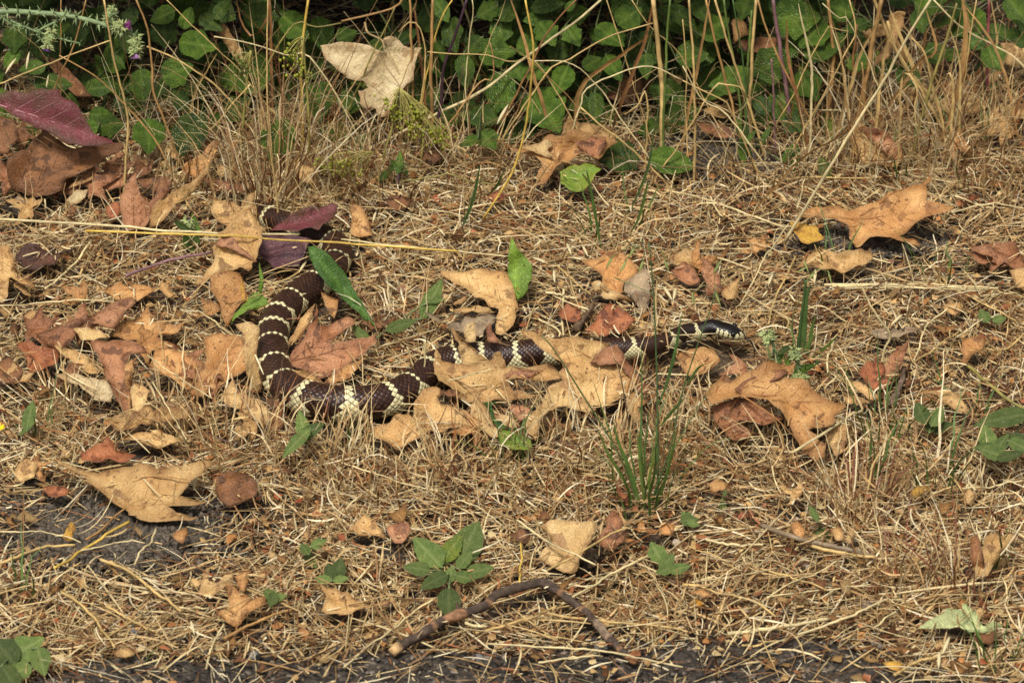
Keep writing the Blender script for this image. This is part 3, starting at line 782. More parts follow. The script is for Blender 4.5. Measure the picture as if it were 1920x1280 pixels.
leaf('D', 'red', 'dull red-brown leaf at the left of the rust heap', '95,690 160,660 270,700 340,720 320,800 240,820 160,850 150,760', '330,725', '100,690 165,840', 22)
leaf('D', 'brown', 'brown leaf lying at the outer end of the rust heap', '-60,790 0,760 60,750 130,830 100,880 0,900 -60,880', None, '', 20)
leaf('D', 'tan', 'small crisp tan leaf standing among straw by rust lobe', '130,520 180,480 250,515 265,560 220,620 190,640 150,590', '185,640', '190,485', 40)
leaf('D', 'orange', 'blotched orange leaf with dark patches by the snake', '870,710 960,700 1060,740 1110,760 1140,790 1140,830 1060,930 1020,920 960,870 870,850 820,840 850,780', '1060,925', '875,712 1130,790', 26, curl=.07)
leaf('D', 'orange', 'broad orange-tan leaf touching the snake bend', '1125,650 1200,625 1340,640 1370,700 1400,790 1340,850 1270,890 1200,930 1120,970 1060,940 1100,880 1150,780 1150,700', '1070,950', '1130,655 1335,645 1390,790', 30, curl=.05,
     flaps=[('pale', '1315,560 1400,550 1455,580 1440,640 1430,700 1455,830 1460,940 1420,930 1380,850 1370,760 1350,680 1360,620', 55)])
leaf('D', 'pale', 'pale tan leaf curling against the front of the snake bend', '1230,970 1300,870 1330,940 1420,980 1500,1030 1505,1110 1480,1130 1400,1090 1340,1040 1260,1010', '1235,970', '1495,1110 1300,880', 34, flaps=[('brown', '1480,975 1560,970 1600,1100 1550,1170 1500,1140 1510,1030', 50)], lift=.006)
leaf('D', 'tan', 'flat narrow tan leaf in front of the rust heap', '670,1195 760,1180 900,1180 1030,1215 960,1250 850,1255 740,1240 680,1220', '1025,1215', '675,1198', 16)
leaf('D', 'red', 'bright rust-red crumpled leaf above the star-shaped leaf', '450,1275 560,1250 600,1200 650,1240 700,1285 760,1310 690,1345 600,1330 520,1345 460,1320', '740,1310', '600,1205 460,1300', 24, curl=.1)
leaf('D', 'tan', 'crumpled tan leaf with dark curled end below rust leaf', '590,1110 700,1090 790,1040 840,1030 860,1070 960,1050 1060,1060 1050,1100 900,1130 760,1160 660,1170', '600,1120', '1050,1070', 24, curl=.1)
# ---- beside the snake bend
leaf('R', 'rust', 'rust-pink three-lobed leaf in the crook of the snake', '285,920 330,880 390,790 430,650 440,740 430,790 520,740 590,710 635,730 620,760 560,790 500,870 600,850 690,840 740,820 745,880 700,910 640,940 560,990 490,1020 440,1035 390,1000 300,970',
     '292,945', '430,665 628,735 740,850 480,1020', 24, curl=.05, flaps=[('tan', '270,860 310,770 370,680 420,640 400,720 370,790 310,840', 60)])
leaf('R', 'tan', 'smooth oval tan leaf touching the inside of the snake bend', '270,985 330,980 400,1000 450,1040 475,1080 420,1075 350,1060 300,1030', '272,986', '470,1078', 25, curl=.03, lift=.012)
leaf('R', 'orange', 'narrow tan leaf under the rust-pink three-lobed leaf', '465,1060 520,1010 590,970 665,930 650,970 600,1030 540,1060 490,1070', '468,1060', '660,935', 25)
leaf('R', 'green', 'long dark green bristly leaf lying over the snake', '385,350 430,350 490,390 550,450 600,520 640,590 680,660 720,740 735,760 700,745 640,690 560,610 480,540 430,480 395,420', '733,758', '392,358', 46, name='green_leaf', curl=.03, lift=.010)
leaf('R', 'mauve', 'dull mauve leaf with pale flecks under the pale straw stem', '110,380 140,300 200,290 300,300 380,310 405,320 370,380 340,450 270,470 215,480 180,440', '115,375', '400,325', 26, name='purple_leaf', lift=.008)
leaf('R', 'purple', 'dark purple-green toothed leaf covering the snake coil', '190,265 250,215 300,170 360,165 420,140 440,155 500,120 540,130 520,175 500,220 460,245 440,275 400,262 330,275', '195,262', '530,135', 30, name='purple_leaf', lift=.024)
leaf('R', 'orange', 'small torn orange leaf beside the bristly green leaf', '450,580 550,610 530,680 520,720 490,690', None, '', 30)
leaf('R', 'orange', 'cupped orange leaf right of the purple toothed leaf', '600,120 660,140 700,200 720,290 660,300 600,280 610,200', '660,298', '605,125', 40, curl=.1)
# ---- right side
leaf('P', 'orange', 'large arched orange-tan leaf bridging bare dark soil', '1490,400 1520,392 1570,392 1600,402 1650,385 1700,370 1745,335 1740,355 1735,385 1790,393 1780,405 1720,420 1690,440 1720,450 1725,462 1690,455 1650,450 1625,455 1610,470 1590,465 1590,430 1570,415 1530,412', '1600,415', '1495,400 1742,340 1785,396 1722,458 1605,466', 24, bend=-0.10, curl=.05, wave=.025, lift=.010)
leaf('F', 'yellow', 'small yellow-tan leaf in front of the arched leaf', '595,0 740,10 760,60 790,90 700,130 640,90', '785,92', '600,5', 26)
leaf('F', 'tan', 'tan leaf with upturned rim below the arched leaf', '640,250 700,190 760,130 830,170 890,190 940,170 1060,165 1070,200 980,250 900,280 840,275 740,260', '845,275', '650,248 765,138 1065,180', 26, curl=.1)
leaf('F', 'tan', 'tan oval leaf tucked beside a withered brown leaf', '-60,190 0,160 60,155 120,200 200,210 140,270 60,275 0,250 -60,240', '195,212', '-50,210', 22)
leaf('F', 'rust', 'withered brown leaf standing on edge near the snake neck', '110,190 150,200 220,330 220,380 140,400 110,300', '160,398', '125,195', 50, flaps=[('tan', '215,390 260,330 330,280 310,350 290,420 230,430', 40)])
leaf('F', 'rust', 'dark narrow leaf sunk in straw behind the snake neck', '-70,270 0,210 60,240 100,330 60,350 0,330', None, '', 30)
leaf('F', 'orange', 'rust-orange leaf lying just below the snake neck', '-40,740 0,720 100,700 170,700 210,770 160,820 60,860 0,830', '205,772', '-30,745 70,855', 24, curl=.05)
leaf('F', 'orange', 'big glossy tan leaf with dark specks below the small thistle', '130,920 180,870 250,850 290,880 370,860 480,820 580,800 635,785 610,850 560,870 650,900 720,950 810,985 905,1020 870,1060 840,1140 760,1160 700,1150 750,1200 795,1240 790,1300 700,1290 660,1230 600,1130 520,1050 430,990 330,975 250,1010 160,1025',
     '300,955', '630,790 895,1022 785,1290 140,925', 26, curl=.07, lift=.010, flaps=[('rust', '290,930 340,880 440,840 560,805 600,830 520,880 420,930 340,965', 40)])
leaf('F', 'rust', 'dark rust leaf underneath the big glossy tan leaf', '150,1030 250,1010 350,990 450,1040 570,1100 500,1120 440,1145 360,1110 300,1130 380,1180 370,1230 280,1230 200,1160', '160,1035', '560,1100 370,1225', 22, curl=.09)
leaf('F', 'rust', 'pointed pinkish-rust leaf standing above a red leaf', '1120,870 1130,800 1150,740 1200,690 1265,645 1250,700 1220,780 1190,860 1140,875', '1135,870', '1260,650', 50)
leaf('F', 'red', 'red-orange ragged leaf beside the pointed rust leaf', '975,840 1020,790 1080,770 1130,800 1110,850 1060,880 1110,870 1170,900 1130,930 1070,930 1030,895', None, '', 28, curl=.12)
leaf('F', 'tan', 'curled tan sliver below the red ragged leaf', '910,885 960,880 1020,910 1070,950 1090,985 1050,985 990,940', '1088,985', '915,886', 26, curl=.12)
leaf('F', 'tan', 'thin flat tan leaf under the curled sliver', '890,960 950,960 1060,1000 1000,1012 920,1010', None, '', 16)
leaf('F', 'orange', 'clean orange oval leaf on open straw', '1540,700 1560,650 1620,625 1690,640 1690,690 1620,730 1595,760 1570,785 1555,770 1558,730', '1570,785', '1685,645', 30, curl=.05)
leaf('F', 'tan', 'drooping yellowish leaf above the toothed weeds', '1320,940 1390,935 1480,945 1530,960 1580,1010 1590,1070 1550,1060 1500,1030 1420,970', '1322,942', '1580,1060', 28, curl=.08)
leaf('F', 'rust', 'long rust-brown leaf lying along the outer verge', '1550,160 1640,170 1660,110 1740,140 1820,140 1905,200 1960,250 1905,270 1800,250 1740,260 1640,240', '1560,165', '1950,245', 24, curl=.12)
leaf('F', 'tan', 'upright tan leaf below the long rust-brown leaf', '1820,260 1905,240 1960,270 1950,380 1905,370 1860,360', None, '', 40)
leaf('F', 'grey', 'narrow greyish leaf lying flat beside a bent straw', '1050,610 1150,590 1250,590 1340,590 1270,630 1150,650 1060,640', '1055,612', '1335,592', 14)
leaf('F', 'tan', 'faded wedge-shaped leaf near the horizontal straw bundle', '1445,470 1490,440 1550,450 1565,490 1520,510 1470,500', '1448,470', '1560,488', 20)
leaf('F', 'tan', 'broken pale leaf point below the big glossy leaf', '800,1170 850,1130 910,1130 915,1210 900,1280 850,1300 820,1240', '850,1295', '905,1135', 30)
# ---- right back
leaf('C', 'tan', 'rolled tan leaf on bare soil under the long leaning stem', '920,730 970,720 1000,720 1080,740 1150,750 1220,850 1230,905 1180,950 1100,940 1010,930 970,900 940,820', '975,725', '1225,900 985,900', 40, curl=.16, flaps=[('pink', '975,725 1060,720 1150,745 1225,845 1232,905 1170,890 1060,800', 55)], lift=.004)
leaf('C', 'tan', 'dry tan leaf hanging on dead stalks with hooked lobes', '1145,80 1190,65 1245,70 1240,130 1200,220 1150,320 1100,350 1040,390 970,425 980,390 1070,340 1100,290 1140,240 1130,200 1020,220 1010,190 1070,140 1150,130', '1235,80', '980,415 1020,205', 62, hang=250, curl=.05, bulge=.02)
leaf('C', 'tan', 'flat tan leaf pile under the broad dry blades', '1360,640 1400,590 1470,580 1530,590 1600,560 1700,560 1790,580 1730,620 1640,650 1560,660 1440,650', '1370,638', '1780,580', 20, curl=.09)
leaf('C', 'orange', 'brown curled leaf behind the flat tan leaf pile', '1430,490 1520,460 1600,500 1740,450 1760,470 1690,510 1600,560 1470,570', '1440,560', '1745,458', 34, curl=.1)
leaf('C', 'tan', 'broad tan leaf at the outer end of the shrubs', '1770,250 1905,240 1990,270 1980,380 1905,380 1800,370', '1975,375', '1775,255', 45, hang=200)
leaf('C', 'tan', 'tan leaf lying low beyond the flat tan leaf pile', '1700,640 1790,610 1905,600 1960,640 1880,690 1780,690 1720,720 1660,700', '1950,640', '1670,700', 20, curl=.1)
leaf('C', 'orange', 'orange dead leaf caught between the green stalks', '270,110 330,90 350,140 380,190 330,210 290,240', '330,212', '320,95', 55, hang=230)
leaf('C', 'brown', 'dull brown leaf behind the thick green stalk', '310,230 400,210 530,220 520,280 420,300 320,280', None, '', 45, hang=240)
leaf('C', 'rust', 'rust leaf lying in shade below the trailing shrub', '70,690 180,700 260,730 300,770 220,780 120,760', '80,692', '290,770', 24)
leaf('C', 'orange', 'orange leaf on dark soil below the shrub', '60,560 120,530 220,540 320,550 270,580 180,590 90,600', None, '', 20, curl=.1)
leaf('C', 'tan', 'tan leaf under the toothed green weeds', '110,610 250,600 370,610 330,680 220,680 150,650', '120,612', '360,650', 20)
# ---- top middle
leaf('P', 'cream', 'big cream lobed leaf hung up in dry stems before the shrubs', '600,85 640,78 690,83 712,97 722,98 726,86 716,74 740,65 760,85 775,92 793,88 780,110 775,150 760,160 740,185 730,215 710,222 705,205 680,205 672,170 690,165 680,150 650,148 630,130 610,110', '722,100', '604,88 742,70 788,92 712,215 678,168', 62, hang=290, curl=.05, wave=.02, stem='716,76 690,62 684,42')
leaf('B', 'orange', 'crumpled orange leaf in the shade under the shrub', '920,810 940,800 990,830 1080,810 1150,780 1250,790 1300,760 1480,770 1540,800 1480,830 1430,900 1380,870 1330,860 1290,900 1230,940 1200,960 1150,1040 1090,1050 1100,980 1120,930 1080,880 1000,850', '1290,800', '930,805 1530,800 1100,1040', 34, curl=.09,
     flaps=[('pale', '985,835 1080,812 1150,782 1180,820 1150,850 1190,880 1090,870', 30), ('rust', '1300,800 1400,760 1480,768 1470,820 1430,895 1380,870', 45)], lift=.008)
leaf('B', 'tan', 'tan leaf rising behind the crumpled orange leaf', '1230,760 1270,650 1330,690 1480,700 1530,740 1530,800 1300,770', '1300,770', '1275,660 1525,745', 50, lift=.015)
leaf('B', 'pink', 'pinkish curled leaf caught beside the thin reeds', '1460,540 1530,470 1600,430 1680,450 1680,530 1610,610 1550,580', '1465,540', '1675,460', 45, curl=.14)
leaf('B', 'tan', 'tan leaf edge behind the tall reeds', '1640,400 1740,390 1840,420 1905,450 1880,500 1790,460 1700,430', None, '', 40, curl=.1)
leaf('B', 'spotgreen', 'low yellow-green spotted leaf before the crumpled orange leaf', '1210,970 1300,925 1400,920 1450,960 1400,1010 1370,1060 1290,1080 1220,1040', '1440,955', '1215,1000', 28, name='green_leaf', lift=.012)
leaf('B', 'red', 'small red-brown leaf sunk in the straw mat', '780,1110 860,1070 920,1090 900,1130 840,1140', None, '', 24)
leaf('B', 'brown', 'small brown leaf below the trailing thistle stem', '240,1120 320,1090 390,1120 370,1170 290,1180', None, '', 24, curl=.1)
# ---- top left
leaf('A', 'purple', 'large purple-red leaf with pale midrib over brown leaves', '-80,560 0,540 60,520 180,520 260,505 340,515 400,570 460,640 510,730 560,770 650,800 560,815 460,815 370,800 270,740 180,710 90,640 0,590 -80,580', '-60,570', '640,800', 52, name='purple_leaf', curl=.02, wave=.015, bulge=.05, lift=.05, veincol=(170, 120, 124))
leaf('A', 'brown', 'big wrinkled brown leaf under the purple-red leaf', '50,920 130,870 200,800 250,750 340,820 430,850 560,820 690,810 680,850 600,890 560,940 500,980 430,1010 370,1020 370,1070 280,1110 200,1115 120,1060 60,1060', '90,1060', '250,760 680,820 360,1060', 40, curl=.06, bulge=.06, lift=.015,
     flaps=[('pale', '60,920 150,860 200,790 245,860 255,890 200,850 150,890 90,920', 50), ('tan', '380,1050 430,1010 520,985 520,1000 440,1040', 30)])
leaf('A', 'brown', 'dark brown leaf shaded beneath the purple-red leaf', '-60,660 20,650 80,680 110,760 60,850 20,860 -60,840', None, '', 45, lift=.02)
leaf('A', 'rust', 'forked red-brown leaf standing behind the long pale stem', '670,1110 690,1060 730,1000 755,960 780,1080 830,1140 880,1090 930,1040 960,1060 900,1130 850,1190 820,1270 760,1290 690,1280', '750,1285', '752,970 945,1050', 48, curl=.07)
leaf('A', 'tan', 'slender yellow-tan rolled leaf beside the forked leaf', '825,1230 880,1130 970,1080 1060,1030 1160,940 1170,970 1100,1060 1010,1120 940,1200 890,1260 830,1270', '830,1260', '1165,950', 42, curl=.14)
leaf('A', 'tan', 'broad tan leaf running under the pale straw stem', '1190,1100 1300,1140 1400,1220 1490,1280 1440,1330 1270,1290 1180,1200', '1480,1290', '1200,1105', 32)
leaf('A', 'orange', 'twisted tan-brown leaf at the foot of the hay stalks', '1030,920 1110,880 1190,790 1225,800 1200,870 1170,950 1100,1000 1040,980', '1040,978', '1215,800', 45, curl=.14)
leaf('A', 'tan', 'tan leaf corner beside the twisted tan-brown leaf', '1210,920 1300,930 1370,960 1330,1030 1260,1000 1210,980', '1215,975', '1365,962', 35)
leaf('A', 'red', 'small red-brown leaf beside the forked leaf', '600,1140 670,1130 680,1180 640,1240 590,1200', '605,1235', '670,1135', 35)
leaf('A', 'cream', 'cream rolled leaf below the wrinkled brown leaf', '370,1130 430,1060 490,1060 470,1120 410,1150', None, '', 40, curl=.2)
leaf('A', 'tan', 'small tan star-tipped leaf against the shrub foot', '735,905 800,890 870,930 830,950 820,985 760,950', '760,950', '865,932', 30)
leaf('A', 'grey', 'long grey-brown rolled leaf below the wrinkled leaf', '-40,1080 0,1090 100,1120 230,1160 280,1170 200,1185 80,1155 0,1130', None, '', 26, curl=.2)
leaf('A', 'rust', 'rust leaf row behind the forked red-brown leaf', '500,980 620,960 720,990 700,1040 620,1070 540,1060', '510,985', '715,1000', 35, curl=.12)
leaf('A', 'brown', 'dark brown leaf right of the forked leaf', '760,1010 850,985 960,1000 960,1050 880,1080 800,1060', None, '', 35, curl=.1)
leaf('A', 'rust', 'rust brown leaf under the twisted tan leaf', '1130,1010 1230,1000 1340,1050 1390,1000 1400,1070 1300,1090 1180,1070', None, '', 32, curl=.12)
leaf('A', 'tan', 'tan dead leaf caught high in the shrub', '1220,125 1270,140 1310,220 1360,290 1400,380 1390,430 1330,350 1280,280 1230,200', '1395,425', '1225,130', 62, hang=255)
leaf('A', 'brown', 'long tan-brown leaf deep in the shrub', '230,310 330,340 420,430 520,540 430,550 320,430', '515,540', '235,315', 58, hang=240)
leaf('A', 'brown', 'brown leaf scrap beside the hay at the shrub foot', '1680,890 1760,850 1840,870 1800,930 1710,960', None, '', 35)
# ---- foreground
leaf('G', 'tan', 'star-shaped yellow-tan leaf with five points on dark soil', '330,60 400,85 500,115 600,125 720,90 790,100 850,110 950,100 1060,75 1150,60 1205,65 1170,95 1100,140 1040,190 985,255 1080,265 1160,270 1100,300 1020,310 935,325 1010,355 1060,375 1105,385 1060,400 960,408 860,405 770,390 725,375 715,335 700,310 620,265 540,195 450,125 340,90',
     '700,310', '337,70 740,97 1195,68 1150,275 1095,388', 22, curl=.035, wave=.02, stem='640,350 560,430 480,480', lift=.004)
leaf('G', 'brown', 'cupped chestnut-brown leaf behind grass stalks', '1200,150 1260,115 1350,110 1430,150 1440,220 1400,260 1320,290 1290,310 1220,260', '1300,305', '1350,115 1435,180', 45, curl=.14)
leaf('G', 'orange', 'upright three-pointed orange-tan leaf on foreground straw', '1250,720 1330,770 1400,810 1480,800 1460,860 1400,890 1350,940 1320,970 1260,940 1220,905 1270,850 1275,790', '1320,970', '1258,728 1470,805 1228,905', 34, curl=.05, stem='1325,1000')
leaf('P', 'tan', 'small tan leaf with long pointed tail near the stick', '600,1102 625,1105 640,1112 667,1120 685,1135 707,1132 734,1126 715,1140 684,1144 660,1157 640,1159 615,1154 602,1149 615,1130', '606,1128', '730,1128', 22, curl=.05)
leaf('G', 'tan', 'tan leaf with one round black spot', '75,160 90,80 150,25 210,60 190,140 130,170', '130,170', '150,30', 35)
leaf('G', 'red', 'pinkish broken leaf beside the star-shaped leaf', '215,200 300,180 390,200 370,240 290,250', None, '', 20)
leaf('G', 'orange', 'squarish orange leaf scrap in front of the star-shaped leaf', '960,450 1040,410 1055,460 1020,505 965,480', None, '', 24)
leaf('G', 'yellow', 'rolled yellow pod-like leaf on bare dark soil', '352,478 366,440 376,402 400,384 420,400 424,430 410,460 405,490 380,492', None, '', 45, curl=.3, lift=.004)
leaf('G', 'pale', 'twisted pale leaf strips behind three-pointed orange leaf', '1110,770 1140,660 1165,640 1160,700 1200,730 1290,680 1300,710 1220,770 1180,810 1120,800', None, '', 30, curl=.12)
leaf('G', 'orange', 'small orange leaf leaning behind the three-pointed leaf', '1310,690 1360,650 1395,640 1380,720 1365,770 1330,750', None, '', 40)
leaf('G', 'tan', 'wedge of tan leaf flat on the foreground chaff', '640,1115 700,1080 760,1110 720,1145 660,1145', None, '', 20)
leaf('H', 'pale', 'pale buff leaf arched over a dark hollow', '1110,410 1150,380 1280,375 1420,375 1425,410 1400,460 1360,540 1330,600 1310,665 1260,665 1200,640 1100,580 1130,530 1180,500 1160,450', '1290,660', '1120,405 1415,385', 36, bend=-0.5, curl=.04, lift=.004)
leaf('H', 'rust', 'pointed veined rust leaf right of the pale buff leaf', '1460,440 1510,320 1550,340 1575,400 1545,450 1590,440 1570,500 1510,545 1450,520 1400,490 1440,470', '1450,515', '1518,325', 42)
leaf('H', 'tan', 'ribbed tan leaf left of the green rosette', '65,430 90,370 140,340 190,380 245,475 180,465 90,460', '70,430', '240,472', 30)
leaf('H', 'pink', 'pinkish tan leaf beside the ribbed tan leaf', '245,410 300,390 380,390 390,430 340,510 290,500', '320,505', '300,392', 30)
leaf('H', 'brown', 'small curled brown leaf skewered on a straw', '930,455 980,420 1040,425 1058,470 1030,510 990,505 985,480', None, '', 38, curl=.15, lift=.008)
leaf('H', 'orange', 'round orange-brown leaf behind the pale buff leaf', '1770,420 1810,385 1865,400 1850,450 1790,458', None, '', 30)
leaf('H', 'red', 'reddish leaf at the foot of the green grass', '1530,170 1560,190 1610,260 1590,280 1540,240', None, '', 35)
leaf('I', 'palegreen', 'pale green-grey fallen leaf near the asphalt edge', '1300,990 1380,940 1460,915 1470,880 1550,895 1560,855 1640,890 1650,930 1680,960 1740,940 1790,960 1740,990 1680,1000 1610,1015 1540,985 1440,985', '1680,975', '1310,985 1560,865', 22, curl=.04, name='green_leaf')
leaf('I', 'tan', 'two-toned curled leaf standing by red-stemmed grass', '1600,470 1640,450 1670,540 1680,470 1750,440 1860,465 1840,500 1780,540 1750,600 1720,650 1690,700 1630,700 1610,600', '1660,695', '1855,470 1615,480', 45, curl=.1, flaps=[('brown', '1600,475 1640,455 1668,540 1690,640 1680,695 1632,698 1608,600', 60)])
leaf('I', 'yellow', 'small yellow oval leaf on the bottom chaff', '1120,1170 1180,1160 1245,1190 1200,1215 1150,1200', None, '', 18)
leaf('I', 'orange', 'little orange oval leaf beside the flattened stalk', '610,400 650,385 690,440 670,475 630,460', '615,400', '680,470', 30)
leaf('I', 'pale', 'pale twisted leaf sliver near the flattened stalk', '905,470 930,415 955,430 950,490 925,515', None, '', 35, curl=.15)
leaf('I', 'tan', 'tan leaf bit lying behind the orange oval leaf', '820,420 890,415 905,480 860,490', None, '', 25)
leaf('I', 'orange', 'orange-brown flat leaf behind the dead grass clump', '130,180 190,140 270,180 260,210 160,215', None, '', 24)
leaf('I', 'orange', 'long orange leaf sliver on the foreground chaff', '40,780 100,755 180,800 110,805', None, '', 16)
leaf('I', 'pale', 'pale oval leaf beside the fine green grass', '1570,230 1600,195 1640,235 1610,290 1580,270', None, '', 35)
leaf('I', 'yellow', 'yellowish curled leaf below the toothed weeds', '1275,220 1310,180 1380,195 1370,215 1310,240 1290,260', None, '', 30, curl=.15)

# ---- further lobed leaves of the litter
def lobed(px, py, size, ang, c, tilt, label, part=0, **k):
    g = np.random.default_rng(int(px * 7 + py)); O = []
    la = np.array([-118, -62, 0, 60, 116]) + g.normal(0, 7, 5); ll = np.array([.55, .85, 1, .85, .55]) * g.uniform(.85, 1.1, 5); use = [0, 1, 2, 3, 4] if not part else [1, 2, 3] if part == 1 else [2, 3, 4]
    tips = []
    O.append((-.06, -.02))
    for n_, i in enumerate(use):
        a = la[i]; w = 15
        O += [(ll[i] * .62 * math.cos(math.radians(a - w)), ll[i] * .62 * math.sin(math.radians(a - w))), (ll[i] * math.cos(math.radians(a)), ll[i] * math.sin(math.radians(a))), (ll[i] * .6 * math.cos(math.radians(a + w)), ll[i] * .6 * math.sin(math.radians(a + w)))]
        tips.append(O[-2])
        if n_ < len(use) - 1:
            b_ = (a + la[use[n_ + 1]]) / 2; s_ = g.uniform(.34, .44); O.append((s_ * math.cos(math.radians(b_)), s_ * math.sin(math.radians(b_))))
    r_ = math.radians(ang); M_ = np.array(((math.cos(r_), -math.sin(r_)), (math.sin(r_), math.cos(r_))))
    sq = np.array((1, -math.sin(PITCH + math.radians(tilt) * .9)))
    f = lambda A: np.asarray(A) @ M_.T * sq * size + (px, py)
    leaf('P', c, label, f(O), f([(0, 0)]), f(tips), tilt, curl=.10, wave=.055, **k)
for a in [(110, 345, 66, 30, 'brown', 30, 'wrinkled brown lobed leaf spilling from under the purple-red leaf'), (200, 310, 60, 340, 'rust', 35, 'rust lobed leaf propped beside the wrinkled brown leaf', 1), (20, 330, 60, 200, 'rust', 30, 'dark rust lobed leaf at the end of the brown pile'), (270, 330, 52, 120, 'brown', 35, 'brown lobed leaf behind the forked leaf', 1), (150, 620, 76, 20, 'rust', 28, 'large rust lobed leaf crossing the long rust lobe'), (270, 640, 70, 340, 'orange', 28, 'large orange-brown lobed leaf beside the spotted leaf'), (400, 700, 66, 200, 'rust', 30, 'large rust lobed leaf under the broad orange-tan leaf'), (455, 385, 50, 330, 'tan', 38, 'tan lobed leaf resting where the snake coil vanishes', 1), (45, 250, 62, 200, 'brown', 35, 'dark brown lobed leaf behind the wrinkled brown leaf'), (170, 350, 60, 20, 'rust', 25, 'rust lobed leaf below the wrinkled brown leaf'), (60, 395, 55, 160, 'tan', 20, 'tan lobed leaf in front of the wrinkled brown leaf'),
          (330, 300, 50, 70, 'tan', 35, 'tan lobed leaf against the shrub foot', 1), (160, 560, 58, 150, 'orange', 22, 'orange lobed leaf above the long rust lobe', 1), (60, 620, 64, 10, 'rust', 25, 'rust lobed leaf at the outer end of the heap'),
          (130, 690, 60, 250, 'brown', 25, 'brown lobed leaf under the folded rust leaf', 2), (330, 690, 62, 40, 'rust', 25, 'rust lobed leaf between the blotched and folded leaves', 1), (30, 720, 50, 100, 'tan', 25, 'tan lobed leaf left of the cream smooth leaf', 1),
          (400, 590, 48, 120, 'orange', 25, 'orange lobed leaf behind the broad orange-tan leaf', 1), (480, 800, 56, 200, 'tan', 28, 'tan lobed leaf below the outer snake bend', 1), (700, 620, 50, 30, 'brown', 20, 'brown lobed leaf inside the snake loop', 2),
          (1300, 500, 60, 20, 'orange', 28, 'orange lobed leaf behind the withered brown leaf', 1), (1090, 700, 60, 330, 'brown', 25, 'brown lobed leaf under the draped tan leaf'), (900, 800, 60, 200, 'orange', 22, 'orange lobed leaf under the pale leaf scrap', 1),
          (1180, 760, 55, 300, 'tan', 25, 'tan lobed leaf beside the torn pale leaf', 2), (1400, 690, 55, 200, 'rust', 22, 'rust lobed leaf between the snake head and glossy leaf', 1), (1360, 800, 60, 340, 'brown', 20, 'brown lobed leaf left of the dark rust leaf', 2),
          (1720, 190, 62, 150, 'tan', 35, 'tan lobed leaf under the broad pale blade'), (1830, 165, 66, 20, 'orange', 35, 'orange lobed leaf at the outer shrub end'), (1890, 240, 60, 200, 'tan', 30, 'tan lobed leaf beyond the flat leaf pile'), (1650, 240, 55, 90, 'brown', 30, 'brown lobed leaf behind the rolled tan leaf', 1),
          (1780, 270, 60, 340, 'orange', 30, 'orange lobed leaf below the flat leaf pile', 1), (1560, 200, 52, 60, 'rust', 35, 'rust lobed leaf behind the glossy shrub sprig', 1), (1180, 180, 55, 20, 'brown', 35, 'brown lobed leaf under the reeds', 1), (1880, 480, 58, 180, 'rust', 25, 'rust lobed leaf beside the long rust-brown leaf', 2),
          (1430, 470, 48, 140, 'orange', 25, 'orange lobed leaf left of the leaning pale stem', 1), (1650, 700, 46, 100, 'red', 25, 'reddish lobed leaf left of the pointed rust leaf', 1), (1880, 720, 50, 190, 'brown', 20, 'brown lobed leaf right of the orange oval leaf', 2), (560, 330, 50, 30, 'tan', 30, 'tan lobed leaf buried in the tall hay', 1),
          (820, 300, 46, 160, 'brown', 25, 'brown lobed leaf below the seed umbel', 1), (30, 540, 44, 30, 'tan', 25, 'tan lobed leaf below the hanging tan lobe', 1), (300, 545, 44, 330, 'tan', 24, 'tan lobed leaf right of the low orange leaf', 2), (1000, 640, 40, 70, 'orange', 30, 'orange lobed leaf just behind the snake', 1),
          (60, 880, 44, 20, 'orange', 22, 'orange lobed leaf above the spotted tan leaf', 1), (690, 985, 38, 200, 'tan', 24, 'tan lobed leaf behind the ribbed tan leaf', 1), (1500, 930, 42, 150, 'tan', 24, 'tan lobed leaf behind the red-stemmed clump', 1), (1200, 1000, 40, 20, 'orange', 22, 'orange lobed leaf at the foot of the oat tuft', 2)]:
    lobed(*a[:7], *(a[7:8]))

# ------------------------------------------------------------------ grass stems traced one by one
SIDE = np.array((1.0, 0.25, 0.1))
SCOL = dict(pale=(222, 202, 150), straw=(206, 174, 112), tan=(184, 142, 88), brown=(146, 102, 64), gold=(214, 178, 84), green=(104, 124, 58), dgreen=(74, 104, 54),
            purple=(70, 46, 58), mauve=(146, 108, 110), pink=(176, 92, 96), olive=(150, 138, 76), red=(140, 70, 56), grey=(150, 130, 104))
def stem_pts(crop, path, mode, foot=None, lean=0.0, h=0.006, down=False):
    p = pts(crop, path)
    if mode == 'lie':
        q = ground(p, TH + h)
        c = covered(q[:, 0], q[:, 1])
        return ground(p, TH + h) if c.max() < TH + h else np.array([ground([a], max(TH + h, min(z, 0.028) + 0.002))[0] for a, z in zip(p, c)])
    f = foot if foot is not None else p[-1, 1]
    q = upright(p, f, lean)
    if down:                                               # carry the stem down to its root
        e = q[-1].copy(); e[2] = H(e[0], e[1]) - 0.004; e[1] -= lean * (q[-1][2] - e[2]); dd = q[-1] - q[-2]
        if dd[2] < -1e-4: e[0] += float(np.clip(dd[0] / -dd[2] * (q[-1][2] - e[2]), -.05, .05))
        q = np.vstack([q, e])
    return q

